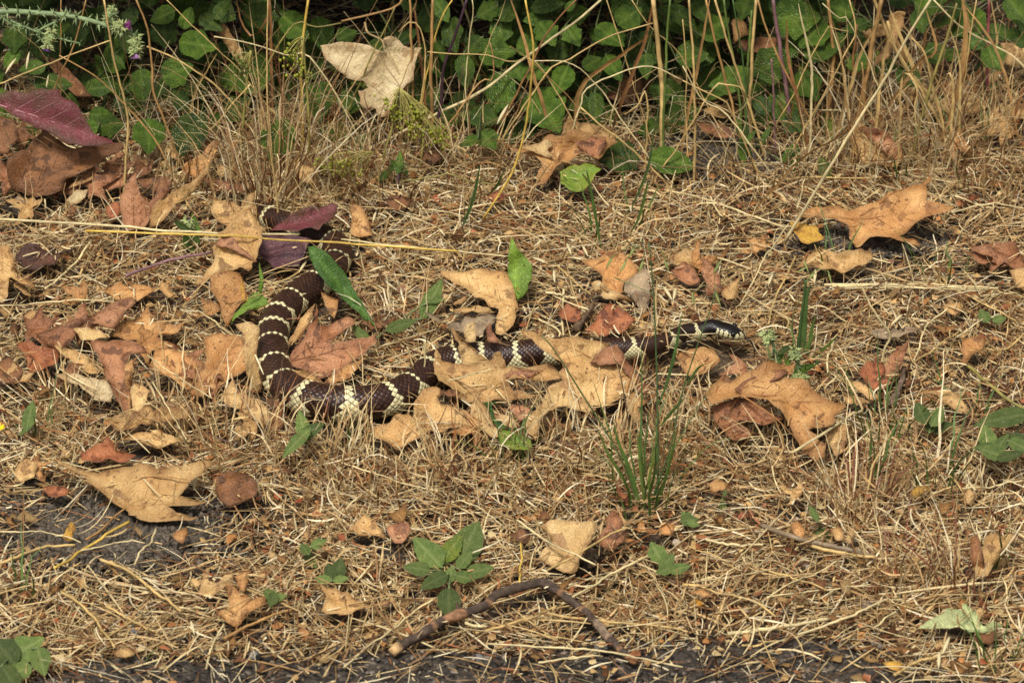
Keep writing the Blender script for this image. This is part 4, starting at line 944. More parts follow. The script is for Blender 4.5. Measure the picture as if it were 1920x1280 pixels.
def stem(crop, path, c, w, label, mode='up', foot=None, lean=0.0, h=0.006, down=False, name='long_straw', cat='straw', group=None, flat=False, n=26):
    q = stem_pts(crop, path, mode, foot, lean, h, down)
    P = spline(q, n)
    o = P[-1] if mode == 'up' else P[0]
    L_ = np.linalg.norm(np.diff(P, axis=0), axis=1).sum()
    wm = w / PXM
    t = np.linspace(0, 1, n); cc = lin(SCOL[c])
    P = P + np.cumsum(R.normal(0, 0.0004, P.shape), 0) * np.sin(t * math.pi)[:, None]
    colr = cc * (0.9 + 0.16 * np.sin(t * 9 + R.uniform(0, 6)))[:, None]
    if flat:
        ww = wm * np.clip(np.sin(t * math.pi * 0.94 + 0.1), 0.12, 1) ** 0.6
        ang = R.uniform(-.4, .4) + t * R.uniform(-1.4, 1.4)
        S = np.stack([np.cos(ang), 0.35 + 0 * ang, np.sin(ang)], 1)
        V, F = ribbon(P - o, ww, norm(S), 0.3); colr = np.repeat(colr, 3, 0)
    else:
        r = wm / 2 * np.linspace(0.75, 1.0, n) if mode == 'up' else wm / 2 * np.linspace(1, 0.8, n)
        kn = int(n * R.uniform(.4, .7)); r[kn] *= 1.25; colr[kn] *= 0.72
        V, F = tube(P - o, r, 6); colr = np.vstack([np.repeat(colr, 6, 0), colr[:1], colr[-1:]])
    ob = obj(name, mesh(name, V, F, colr, True, [STALK]), loc=tuple(o))
    return tag(ob, label, cat, group)

GT = 'thin dry stems rising through the shrubs'
LT = 'thin dry straw stem rising in front of the green shrubs'
CW = dict(pale='pale', straw='yellowish', tan='tan', brown='brown', gold='golden', green='green', dgreen='dark green', purple='purple', mauve='mauve', olive='olive')
def said(crop, path, c, w, kind, flat):
    p = pts(crop, path); p = p[(p[:, 1] > 0) & (p[:, 0] > 0) & (p[:, 0] < 1920)]; m_ = mark(*p.mean(0))
    return '%s %s %s beside %s' % ('thick' if w > 6.5 else 'slim' if w > 3.5 else 'hair-thin', CW[c], 'curled blade' if flat else kind, m_)
def T_(crop, path, c='straw', w=4, foot=300, **k): stem(crop, path, c, w, said(crop, path, c, w, 'standing straw', k.get('flat')), 'up', foot, k.pop('lean', 0.15), down=True, group=GT, **k)
stem('P', '0,411 150,420 300,431 450,437 560,440', 'pale', 6, 'long pale stem lying across the purple leaves, thicker of two', 'lie', h=.028)
stem('P', '160,433 400,438 560,444 700,455 860,471', 'gold', 5, 'long golden stem lying beside the thicker pale stem over the snake', 'lie', h=.032)
stem('P', '1745,0 1690,85 1640,170 1570,280 1470,455', 'pale', 7, 'long straight pale stem leaning over the bare soil patch', 'up', 455, 0.1)
stem('P', '1640,165 1600,225 1560,265 1500,300', 'tan', 5, 'dry leaf sheath hugging the long straight pale stem', 'up', 400, 0.1, down=True, flat=True)
stem('P', '985,0 1000,100 985,230 960,320 905,412', 'gold', 5, 'arching yellow stem before the dark shrub', 'up', 412, 0.1)
stem('P', '1127,0 1077,44 993,107 909,175 821,215 700,275 640,300', 'pale', 7, 'long pale stem slanting behind the arching yellow stem', 'up', 300, 0.35)
T_('A', '340,0 336,150 333,300', 'tan', 3); T_('A', '580,0 640,350 710,640 715,760 690,1090', 'straw', 5, 366)
T_('A', '760,0 820,170 850,470 900,600 990,850', 'tan', 5, 330); T_('A', '620,225 300,340 0,470 -40,500', 'straw', 4, 330)
T_('A', '330,310 560,440 750,620 870,760 950,920 990,1060', 'tan', 4, 360); T_('A', '820,260 1000,340 1230,510 1390,710', 'straw', 5, 300)
T_('A', '1495,0 1500,500 1510,800 1560,1270', 'straw', 4, 425); T_('A', '1720,0 1690,260 1690,330', 'gold', 7, 280)
T_('A', '1400,470 1290,590 1200,700 1060,790 990,880 980,940', 'straw', 4, 325); T_('A', '480,0 430,200 380,330', 'tan', 4, 290)
T_('A', '1320,0 1350,130 1420,210 1490,100 1500,40', 'brown', 6, 270, flat=True); T_('A', '1210,300 1120,450 1075,580 1065,690', 'straw', 5, 300, flat=True)
T_('A', '880,600 800,670 775,760 780,850', 'brown', 6, 300, flat=True); T_('A', '1905,130 1760,160 1600,190', 'olive', 4, 280)
T_('A', '1195,205 1400,240 1600,300 1750,330', 'pale', 4, 300); T_('A', '930,0 1090,160 1250,310 1390,440', 'straw', 3, 290)
T_('B', '300,40 260,130 200,260', 'olive', 4, 290); T_('B', '0,120 140,85 300,40 390,0', 'tan', 6, 285); T_('B', '510,0 500,260 495,420 500,560', 'tan', 8, 290)
T_('B', '420,0 410,60 418,110', 'brown', 6, 270, flat=True)
stem('B', '700,0 640,200 580,360 550,580 545,610', 'purple', 7, 'dark purple stem between the dry reeds', 'up', 300, 0.15, down=True)
T_('B', '945,0 1000,150 1045,310', 'tan', 7, 285, flat=True); T_('B', '730,0 735,80 700,300 680,480 690,600', 'pale', 3, 300); T_('B', '620,0 570,80 530,200 500,330', 'gold', 4, 290)
T_('B', '320,180 390,120 450,170 480,330 455,560', 'straw', 4, 310); T_('B', '480,290 620,300 800,300 950,340 1100,370', 'straw', 3, 300)
stem('B', '1745,190 1650,240 1400,400 1320,480 1290,660', 'tan', 11, 'broad dry blade arching beside the green shrub leaves', 'up', 300, 0.2, flat=True, down=True)
T_('B', '1620,0 1720,150 1905,350', 'straw', 3, 300); T_('B', '1740,130 1480,210 1270,330 1100,450', 'straw', 4, 305); T_('B', '1905,450 1710,365 1500,420 1350,490 1330,560', 'pale', 4, 320)
T_('B', '1060,340 1270,350 1400,460 1510,610', 'pale', 3, 320); T_('B', '1740,0 1770,280 1775,480', 'straw', 12, 310); T_('B', '1835,0 1820,200 1810,590', 'green', 6, 315)
T_('B', '1480,0 1540,190', 'straw', 3, 290); T_('B', '1740,0 1700,200 1620,430', 'brown', 9, 300, flat=True); T_('B', '1310,0 1180,140 1080,300', 'brown', 5, 290)
T_('B', '1580,640 1650,590 1700,540', 'straw', 4, 320); T_('B', '1335,600 1450,700 1560,780', 'straw', 5, 340); T_('B', '830,240 850,330 840,440 740,490', 'tan', 4, 300)
T_('C', '35,0 60,400 60,830', 'straw', 6, 330); T_('C', '150,0 110,200 70,400', 'tan', 7, 310, flat=True); T_('C', '180,0 240,190 310,410', 'straw', 6, 300); T_('C', '230,0 250,150 270,360', 'green', 6, 300)
T_('C', '130,0 180,230 220,380', 'tan', 6, 295); T_('C', '410,0 400,140 398,300', 'straw', 8, 290); T_('C', '385,60 375,200 370,310', 'green', 6, 290); T_('C', '420,0 460,150 530,300', 'tan', 5, 290)
T_('C', '280,0 310,200 330,380', 'dgreen', 4, 300); T_('C', '505,0 515,90 530,200', 'mauve', 10, 280)
T_('C', '0,110 15,300 25,590', 'straw', 3, 320); T_('C', '0,370 110,560 260,660', 'pale', 4, 340); T_('C', '0,450 120,510 230,570 270,650', 'straw', 4, 335)
T_('C', '1110,0 1070,200 1050,350', 'tan', 12, 270)
stem('C', '1560,0 1580,150 1560,350 1520,560 1440,790', 'tan', 13, 'broad pale dry blade bending down to the verge', 'up', 300, 0.2, flat=True)
T_('C', '1530,20 1450,300 1380,500 1320,740', 'olive', 7, 300); T_('C', '1580,40 1700,200 1790,400 1850,660', 'tan', 7, 300, flat=True); T_('C', '1360,60 1410,250 1390,330 1300,380', 'tan', 8, 280, flat=True)
T_('C', '1400,0 1560,160 1740,280 1905,400', 'pale', 5, 290); T_('C', '1260,200 1340,280 1380,460', 'straw', 5, 290, flat=True); T_('C', '1640,0 1590,280 1560,450', 'straw', 4, 290)
T_('C', '1490,160 1540,350 1530,700', 'straw', 5, 300, flat=True); T_('C', '1390,560 1420,480 1510,440', 'straw', 6, 310, flat=True); T_('C', '1000,350 1010,450 990,600', 'tan', 4, 320)
T_('C', '880,240 930,180 850,170 780,200', 'straw', 3, 300); T_('C', '930,0 965,170 880,330', 'straw', 4, 300); T_('C', '780,20 870,100 950,160', 'pale', 3, 290)
T_('C', '350,540 330,490 230,470 150,520', 'straw', 4, 330); T_('C', '1310,740 1290,600 1300,500 1200,440', 'straw', 5, 330, flat=True)
for q in range(26):
    x = R.uniform(1480, 1900); y1 = R.uniform(150, 300); dx = R.normal(0, 45); T_('P', [(x + dx * 1.6, R.uniform(-20, 60)), (x + dx + R.normal(0, 14), y1 * .45), (x + R.normal(0, 8), y1)], ('straw', 'tan', 'pale', 'brown')[q % 4], R.uniform(3, 10), y1 + 20, flat=q % 3 != 0)
stem('C', '495,330 510,640 515,830 490,900', 'mauve', 5, 'upright mauve stalk beside the toothed green leaves', 'up', 305, 0.0)
stem('C', '1710,0 1700,200', 'pink', 7, 'pink stem at the dark end of the shrubs', 'up', 230, 0.1, down=True)
stem('C', '610,607 800,608 1000,612', 'pale', 4, 'short level straw in front of the spotted shrub leaf', 'lie', h=.02)
stem('C', '570,1270 420,1220 220,1160 0,1090 -100,1060', 'pale', 4, 'pale straw lying on the mat above the golden leaf', 'lie')
GL = 'long loose straws lying on the mat'; LL = 'long loose straw lying on the dry mat'
def Y_(crop, path, c='pale', w=4, h=.007, **k): stem(crop, path, c, w, said(crop, path, c, w, 'fallen straw', False), 'lie', h=h, group=GL, **k)
Y_('C', '1520,1095 1700,1140 1800,1160'); Y_('C', '580,1000 760,990 950,985 1180,980', 'straw'); Y_('C', '680,1040 860,1160'); Y_('C', '640,1160 700,940', w=3); Y_('C', '1500,1185 1700,1160 1905,1165')
for dy in (0, 9, 20): Y_('F', [(790 + dy * 5, 338 + dy), (1100, 343 + dy * .8), (1500, 352 + dy), (1760 - dy * 6, 360 + dy * .5)], 'pale', 5 - dy * .1)
stem('F', '990,330 1080,510 1145,600 1125,690 1110,780', 'pale', 5, 'kinked pale straw standing over the pointed rust leaf', 'up', 682, 0.1)
stem('F', '1590,790 1740,900 1905,1020 1960,1050', 'olive', 7, 'olive stalk lying beside the pale toothed leaf', 'lie', h=.01)
Y_('F', '1500,360 1700,440 1905,560', 'straw'); Y_('F', '1480,470 1340,600 1290,760'); Y_('F', '590,0 460,210 350,400 320,450', 'pale', 3, .03); Y_('F', '630,180 520,420 480,560', 'straw', 4)
Y_('F', '600,1280 800,1170 1000,1050 960,1060', 'pale', 6); Y_('F', '840,640 810,830', w=5); Y_('F', '1530,630 1780,520'); Y_('F', '1590,660 1760,700 1905,610', 'straw'); Y_('F', '1290,770 1540,600', 'straw', 3)
Y_('H', '15,1190 200,1040 500,830 640,770', 'pale', 4); Y_('H', '750,1000 1000,920 1200,850', 'straw', 5); Y_('H', '1230,840 1500,680 1740,560', 'pale', 5); Y_('H', '820,1060 1450,1110 1905,1190', 'pale', 4, .012)
Y_('H', '980,370 1180,500 1420,620', 'pale', 4, .02); Y_('H', '1150,650 1350,550 1600,410', 'straw', 4, .02); Y_('H', '1000,500 995,720', 'gold', 4); Y_('H', '1100,1165 1460,1130'); Y_('H', '1150,890 1400,930 1905,980', 'straw', 5)
Y_('H', '0,50 300,150 560,210', 'pale', 3); Y_('H', '620,270 700,270 900,400', 'pale', 3); Y_('H', '690,945 820,965', 'pale', 6)
Y_('I', '250,1005 500,960 810,920', 'pale', 8); Y_('I', '640,1010 900,940 1150,810', 'pale', 5); Y_('I', '1180,1235 1300,1180 1410,1140', 'straw', 6); Y_('I', '470,800 760,745 1050,730', 'pale', 3); Y_('I', '130,480 450,507', 'pale', 5)
Y_('I', '0,730 150,750 400,830 520,910', 'straw', 5); Y_('I', '30,515 160,590 290,640', 'straw', 3); Y_('I', '430,640 600,700 800,760', 'straw', 4); Y_('I', '870,590 700,700 470,810', 'pale', 3); Y_('I', '1070,970 1190,880', 'pale', 4)
Y_('I', '1905,150 1560,195', 'pale', 4); Y_('I', '330,1070 520,1045', 'straw', 4)
Y_('G', '-30,620 200,560 420,510', 'straw', 6); Y_('G', '720,380 560,470 400,580 300,640', 'gold', 6); Y_('G', '560,590 700,650 900,790 1010,880', 'straw', 6); Y_('G', '590,850 860,990', 'straw', 4); Y_('G', '1250,1030 1450,950 1630,870', 'tan', 6)
Y_('G', '1150,1200 1200,1060 1250,950', 'pale', 4); Y_('G', '0,435 250,450 450,495', 'pale', 3); Y_('G', '450,540 640,515 810,500', 'pale', 3); Y_('G', '750,620 800,520 870,420', 'pale', 4); Y_('G', '1000,860 1170,858', w=3); Y_('G', '340,770 480,860 600,1000 640,1080', 'straw', 5)
Y_('D', '0,455 300,440 640,435', 'pale', 4); Y_('D', '510,90 410,220 330,300 250,360', 'pale', 5); Y_('D', '820,730 1000,850 1180,970', 'pale', 3, .03); Y_('D', '850,880 960,1080 1040,1200', 'pale', 3, .02); Y_('D', '1100,480 1300,620', 'pale', 3)
Y_('E', '0,85 300,115 600,140 920,180', 'pale', 4, .02); Y_('E', '600,870 720,835 835,805', 'pale', 3, .03); Y_('E', '1240,360 1240,620', 'pale', 5); Y_('E', '1100,530 1190,590 1200,650', 'pale', 4); Y_('E', '1200,230 1390,390', 'straw', 4); Y_('E', '1140,380 1320,410', 'pale', 5)
Y_('E', '690,150 640,330 560,460', 'straw', 3); Y_('E', '0,330 140,340 300,420', 'straw', 3)
stem('I', '440,400 600,460 730,505 900,530 1075,575', 'grey', 10, 'flattened grey-brown stalk lying on the foreground mat', 'lie', h=.005)
stem('I', '720,515 900,545 1080,578', 'straw', 7, 'split pale strip peeling from the flattened stalk', 'lie', h=.007)
stem('D', '700,290 850,230 1000,200 1190,155', 'mauve', 7, 'purple leaf stalk running from the mauve leaf to thatch', 'lie', h=.01)
stem('B', '340,1010 600,980 720,1010 850,1030', 'olive', 4, 'green trailing stem with a purple flower bud', 'lie', h=.02)
# stalks of the standing oat stems that cross the snake
for q in ('470,650 460,760 440,900', '370,690 400,800 420,930', '330,880 380,960 450,1010'):
    stem('E', q, 'pale', 4, 'dry upright straw standing in front of the snake body', 'up', 735, 0.0, group='straws before the snake', down=True)

# ------------------------------------------------------------------ dry and green grass tufts
def tuft(px, py, n, h, spread, c='dry', label='', name='dry_grass_tuft', w=1.1, lean=(0, 0), group=None, droop=0.5):
    b0 = ground([(px, py)], 0)[0]
    k = 7; t = np.linspace(0, 1, k)
    a = R.uniform(0, 2 * math.pi, n); rr = spread * np.sqrt(R.random(n)) * 0.5
    base = np.stack([np.cos(a) * rr, np.sin(a) * rr, np.zeros(n)], 1)
    base[:, 2] = H(b0[0] + base[:, 0], b0[1] + base[:, 1]) - b0[2] - 0.003
    hh = h * R.uniform(0.45, 1.1, n); out = R.uniform(0.1, droop * 1.5, n) * hh
    d = np.stack([np.cos(a) * out + lean[0] * hh, np.sin(a) * out + lean[1] * hh], 1)
    P = np.zeros((n, k, 3))
    P[..., :2] = base[:, None, :2] + d[:, None] * (t ** 1.8)[None, :, None] + np.cumsum(R.normal(0, 0.0012, (n, k, 2)), 1)
    curl = R.uniform(0, 1.0, n) ** 2 * (1 if c == 'dry' else .5)
    P[..., 2] = base[:, None, 2] + hh[:, None] * (t[None] - curl[:, None] * 0.75 * t[None] ** 3)
    ww = (w * 0.001 * R.uniform(0.6, 1.5, n))[:, None] * (1 - 0.85 * t ** 2)[None]
    S = norm(np.stack([np.cos(a + 1.57), np.sin(a + 1.57) * .4, R.uniform(-.4, .4, n)], 1))
    V, F = many_ribbons(P, ww, S)
    if c == 'dry': cc = straw_cols(n, 1.0)
    elif c == 'red': cc = np.where(R.random((n, 1)) < .2, lin((136, 82, 62)), straw_cols(n))
    else:
        cc = lin((86, 112, 52)) * R.uniform(.7, 1.3, (n, 1)); mix = R.random((n, 1)) < .15; cc = np.where(mix, straw_cols(n), cc)
    C = np.repeat(cc, k * 2, 0)
    if c == 'green':                                       # few enough to pick apart: each blade a part
        o = empty(name, b0, label, 'grass', group)
        for i in range(n):
            V, F = many_ribbons(P[i:i + 1], ww[i:i + 1], S[i:i + 1])
            obj('blade', mesh('grass_blade', V, F, C[i * k * 2:(i + 1) * k * 2], True, [STRAW]), o)
        return o
    o = obj(name, mesh(name, V, F, C, True, [STRAW]), loc=tuple(b0))
    return tag(o, label, 'grass', group)

tl = [(480, 412, 70, .10, .07, 'dry', 'thin hay clump in front of the hidden snake coil'), (430, 860, 90, .075, .09, 'dry', 'dry grass clump between the star-shaped leaf and chestnut leaf'), (330, 800, 70, .06, .07, 'dry', 'dry grass clump in front of the folded rust leaf'),
      (110, 780, 60, .055, .06, 'dry', 'dry grass clump beside the cream smooth leaf'), (560, 880, 90, .06, .10, 'dry', 'dense curly dry grass clump below the snake bend'),
      (700, 900, 100, .055, .12, 'dry', 'wide curly dry grass clump before the tan leaves'), (860, 900, 90, .055, .10, 'dry', 'dry grass clump around dark green blades'),
      (1010, 880, 90, .06, .09, 'dry', 'curly dry grass clump below the torn pale leaf'), (1130, 860, 100, .065, .10, 'dry', 'dry grass clump left of the green oat tuft'),
      (1260, 860, 90, .06, .09, 'dry', 'dry grass clump right of the green oat tuft'), (1340, 820, 70, .05, .08, 'dry', 'dry grass clump before the dark rust leaf'),
      (1600, 960, 80, .07, .06, 'red', 'red-stemmed dry grass clump fanning upward'), (1685, 1095, 70, .06, .05, 'red', 'reddish dry grass clump beside the flattened stalk'),
      (1800, 1110, 60, .06, .05, 'red', 'red-tipped dry grass clump at the two-toned leaf'), (1530, 900, 60, .05, .08, 'dry', 'dry grass clump below the broken leaf point'),
      (520, 360, 110, .13, .08, 'dry', 'tall dry hay clump standing over the hidden snake coil'), (620, 340, 90, .085, .10, 'dry', 'hay clump under the big cream leaf'),
      (740, 350, 90, .075, .12, 'dry', 'dry grass clump below the green seed heads'), (880, 340, 80, .07, .12, 'dry', 'dry grass clump left of the arching yellow stem'),
      (1450, 330, 60, .06, .10, 'dry', 'dry grass clump beside the mauve stalk'), (1560, 290, 90, .09, .10, 'dry', 'dry grass clump behind the rolled tan leaf'),
      (1730, 300, 110, .11, .14, 'dry', 'tangled dry grass clump under the broad pale blade'), (1860, 320, 90, .09, .12, 'dry', 'tangled dry grass clump at the outer shrub end'),
      (380, 330, 70, .07, .09, 'dry', 'dry grass clump behind the slender rolled leaf'), (760, 640, 70, .05, .07, 'dry', 'dry grass clump in the loop of the snake'),
      (1200, 705, 26, .05, .03, 'dry', 'dry grass clump hiding the snake neck'), (1460, 800, 50, .045, .06, 'dry', 'dry grass clump around the small thistle'),
      (90, 470, 60, .05, .10, 'dry', 'dry grass clump above the purplish withered leaf'), (1700, 870, 60, .05, .08, 'dry', 'dry grass clump below the drooping yellowish leaf'),
      (1850, 980, 60, .05, .09, 'dry', 'dry grass clump below the toothed weeds'), (250, 470, 50, .05, .09, 'dry', 'dry grass clump before the forked red-brown leaf')]
for a, b_, n_, h_, s_, c_, l_ in tl: tuft(a, b_, n_, h_, s_, c_, l_)
gl = [(1205, 948, 26, .11, .05, 'wispy pale green blades around the tall oat tuft'), (1490, 720, 14, .05, .04, 'wispy green blades behind the big glossy leaf'), (1660, 820, 16, .07, .05, 'wispy green blades right of the big glossy leaf'), (1820, 800, 18, .06, .07, 'wispy green blades before the bluish weed'), (1120, 465, 6, .06, .02, 'thin green grass sprig behind the golden orange leaf'), (1190, 430, 7, .06, .03, 'thin green grass sprig right of the spotted green leaf'),
      (960, 880, 14, .055, .03, 'dark green grass sprig in the curly dry clump'), (1760, 920, 18, .075, .04, 'fine green grass sprig near the toothed weeds'),
      (1870, 1255, 14, .06, .03, 'green grass sprig at the asphalt edge'), (1640, 900, 10, .08, .02, 'short green grass sprig below the curled tan sliver'),
      (1770, 530, 12, .04, .06, 'low green grass sprig behind the horizontal straw bundle'), (1700, 330, 14, .05, .08, 'green grass sprig left of the broad pale blade'),
      (1840, 340, 16, .06, .10, 'green grass sprig in the tangled dry clump'), (25, 1130, 9, .05, .02, 'green grass sprig at the left foreground edge'),
      (250, 1260, 6, .03, .02, 'tiny green grass sprig on the bottom chaff'), (1860, 1060, 10, .06, .03, 'yellow-green grass sprig beside the two-toned leaf'),
      (80, 830, 8, .05, .02, 'green grass sprig beside the small oval weed leaf'), (860, 440, 6, .05, .02, 'dark green grass sprig below the arching yellow stem'),
      (1560, 510, 8, .05, .02, 'green grass sprig in front of the upturned tan leaf'), (650, 830, 6, .04, .02, 'small green grass sprig below the snake belly')]
for a, b_, n_, h_, s_, l_ in gl: tuft(a, b_, n_, h_, s_, 'green', l_, 'green_grass_tuft', 1.5, droop=.4)

# the green oat tuft by the snake: every stalk, blade and spikelet a part
GREEN = attr_mat('green_grass', 0.45, 0.4, 120, 0.25, trans=0.12)
def grass_part(root, name, P, w, c, flat, side=SIDE):
    n = len(P); t = np.linspace(0, 1, n); o = np.array(root.location); c = lin(c) * R.uniform(.85, 1.15)
    if flat: V, F = ribbon(P - o, w / PXM * np.clip(np.sin(t * 2.9 + .2), .06, 1) ** .7, side, .35); C = np.repeat((c * (1 + .15 * (t[:, None] - .5))), 3, 0)
    else: V, F = tube(P - o, w / PXM / 2 * np.linspace(1, .6, n), 6); C = np.broadcast_to(c, (len(V), 3))
    return obj(name, mesh(name, V, F, C, True, [GREEN]), root)
def spikelet(root, px, foot, lean, ln, ang, c=(150, 160, 92)):
    q = upright([px], foot, lean)[0]; d = np.cos(ang) * RT + np.sin(ang) * UP; t = np.linspace(-.5, .5, 9)
    P = q + d * t[:, None] * ln / PXM
    V, F = tube(P - np.array(root.location), 0.0013 * np.clip(np.sin((t + .5) * math.pi), .08, 1) * np.linspace(1.1, .5, 9), 6, flat=.6)
    ob = obj('spikelet', mesh('spikelet', V, F, np.broadcast_to(lin(c), (len(V), 3)), True, [GREEN]), root)
b0 = ground([(1205, 955)], 0)[0]
oat = empty('green_oat_tuft', b0, 'tall green oat tuft with drooping spikelets before the snake neck', 'grass')
for path, c, w, fl, lean in [('1200,962 1165,860 1080,720 1035,650 1015,630', (96, 112, 62), 6, 0, 0.1), ('1232,962 1234,850 1232,720 1226,560 1217,455', (84, 110, 66), 6, 0, 0.1), ('1212,962 1255,846 1275,750 1300,670 1335,570 1340,545', (90, 112, 62), 5, 0, 0.1),
                             ('1205,960 1180,880 1160,830 1150,790', (88, 118, 54), 10, 1, 0), ('1210,960 1200,870 1195,800', (104, 126, 58), 7, 1, 0), ('1228,960 1250,890 1262,840 1270,800', (84, 112, 50), 9, 1, 0), ('1195,962 1170,900 1140,850 1120,800', (100, 124, 54), 8, 1, 0),
                             ('1232,765 1250,720 1266,660 1278,590', (80, 110, 56), 9, 1, .1), ('1238,800 1262,770 1285,745', (92, 120, 60), 10, 1, .1), ('1150,520 1200,540 1228,552', (112, 132, 74), 3, 0, .1), ('1290,720 1310,690 1330,680', (88, 116, 58), 9, 1, .1),
                             ('1222,962 1218,900 1226,860 1236,840', (124, 146, 64), 8, 1, 0), ('1180,800 1172,750 1160,690 1150,670', (108, 84, 66), 4, 0, 0), ('1215,960 1230,880 1245,840 1215,760', (130, 100, 72), 4, 0, 0)]:
    P = spline(upright(pts('P', path), 958, lean), 22)
    grass_part(oat, 'blade' if fl else 'stalk', P, w * .66, c, fl)
for x, y, l_, a in ((1144, 490, 30, 60), (1170, 497, 30, 62), (1203, 497, 26, 72), (1250, 498, 24, -70), (1186, 470, 28, 65), (1345, 500, 30, 60), (1300, 560, 26, -80), (1346, 560, 30, -70)):
    spikelet(oat, (x, y), 958, .1, l_, math.radians(a), (142, 152, 84))
    q1 = upright([(x, y - 8)], 958, .1)[0]; q2 = upright([(1222 if x < 1290 else 1338, 470 if x < 1290 else 545)], 958, .1)[0]
    grass_part(oat, 'stalk', spline(np.array([q1, (q1 + q2) / 2 + (0, 0, .006), q2]), 8), 1.6, (150, 150, 90), 0)
# the second oat tuft beside the small thistle
b0 = ground([(1505, 665)], 0)[0]
oat2 = empty('green_oat_tuft', b0, 'upright green grass with folded blade behind the small thistle', 'grass')
for path, c, w, fl in [('1495,668 1502,600 1512,525', (70, 98, 54), 7, 0), ('1508,668 1511,580 1518,540 1540,532', (82, 110, 58), 9, 1), ('1500,668 1510,560 1508,520', (96, 122, 62), 7, 1), ('1512,680 1545,655 1570,630', (104, 128, 60), 8, 1),
                       ('1515,670 1522,620 1530,590', (92, 118, 56), 7, 1), ('1505,668 1520,640 1528,625', (116, 136, 72), 9, 1), ('1490,668 1486,600 1500,560', (124, 120, 70), 4, 0)]:
    grass_part(oat2, 'blade' if fl else 'stalk', spline(upright(pts('P', path), 668, .05), 18), w, c, fl)
for x, y, l_, a in ((1505, 505, 26, 25), (1512, 500, 28, -70), (1556, 520, 28, -75), (1523, 516, 20, 50)): spikelet(oat2, (x, y), 668, .05, l_, math.radians(a), (150, 156, 88))
grass_part(oat2, 'stalk', spline(upright(pts('P', '1511,530 1530,505 1556,510'), 668, .05), 10), 2, (140, 146, 80), 0)
for path, c in [('1100,320 1112,380 1128,470', (82, 110, 50)), ('1215,340 1200,400 1182,440', (88, 116, 54)), ('900,310 885,380 860,440', (70, 98, 50)), ('1225,260 1213,320 1180,400', (78, 104, 54)), ('945,320 930,350 905,375', (70, 100, 46))]:
    P = spline(upright(pts('P', path), pts('P', path)[-1, 1], .05), 14); ob = empty('green_grass', P[-1], 'single green grass blade standing near ' + mark(*pts('P', path).mean(0)), 'grass', 'single green blades in the mat'); grass_part(ob, 'blade', P, 6, c, True)

# ------------------------------------------------------------------ generic leaf meshes for the shrubs and weeds
def leaf_mesh(name, c, rng, wid=.62, teeth=5, amp=.05, lobes=0, narrow=0.0, droop=.12):
    """unit leaf: base at the origin, tip at +Y, face +Z; creased along the midrib and side veins"""
    n = 17; t = np.linspace(0, 1, n); nc = 9; u = np.linspace(-1, 1, nc)
    w = wid / 2 * np.sin(math.pi * t ** (0.78 + narrow)) ** 0.8
    w = w * (1 + amp * np.abs(((t * teeth * 2) % 2) - 1) * 2 - amp) + (lobes * .09 * np.sin(t * 2 * math.pi * 2.2) if lobes else 0) * np.sin(math.pi * t)
    w = np.maximum(w, 0.004)
    X = u[None] * w[:, None]; Y = t[:, None] - 0.10 * np.abs(u)[None] * w[:, None] * 1.2 + 0 * X
    Z = 0.16 * np.abs(X) - droop * (t[:, None] - .2) ** 2 - 0.25 * X ** 2 + 0.018 * np.abs(((t[:, None] - .35 * np.abs(u)[None]) * 6) % 1 - .5) * (1 - np.abs(np.abs(u)[None] - .5)) + rng.normal(0, .006, X.shape) * (np.abs(u)[None] > .3)
    V = np.stack([X, Y, Z], -1).reshape(-1, 3)
    i = np.arange(n - 1)[:, None] * nc + np.arange(nc - 1)[None]
    F = np.stack([i, i + 1, i + nc + 1, i + nc], -1).reshape(-1, 4)
    rim = np.broadcast_to((np.abs(u) > .95)[None], X.shape).astype(float)
    vein = np.maximum(np.broadcast_to((np.abs(u) < .1)[None] * 1.0, X.shape), (np.abs(((t[:, None] - .35 * np.abs(u)[None]) * 6) % 1 - .5) < .09) * .5)
    return mesh(name, V, [F], np.stack([rim * .3, vein, rim * 0], -1).reshape(-1, 3), True, [c])

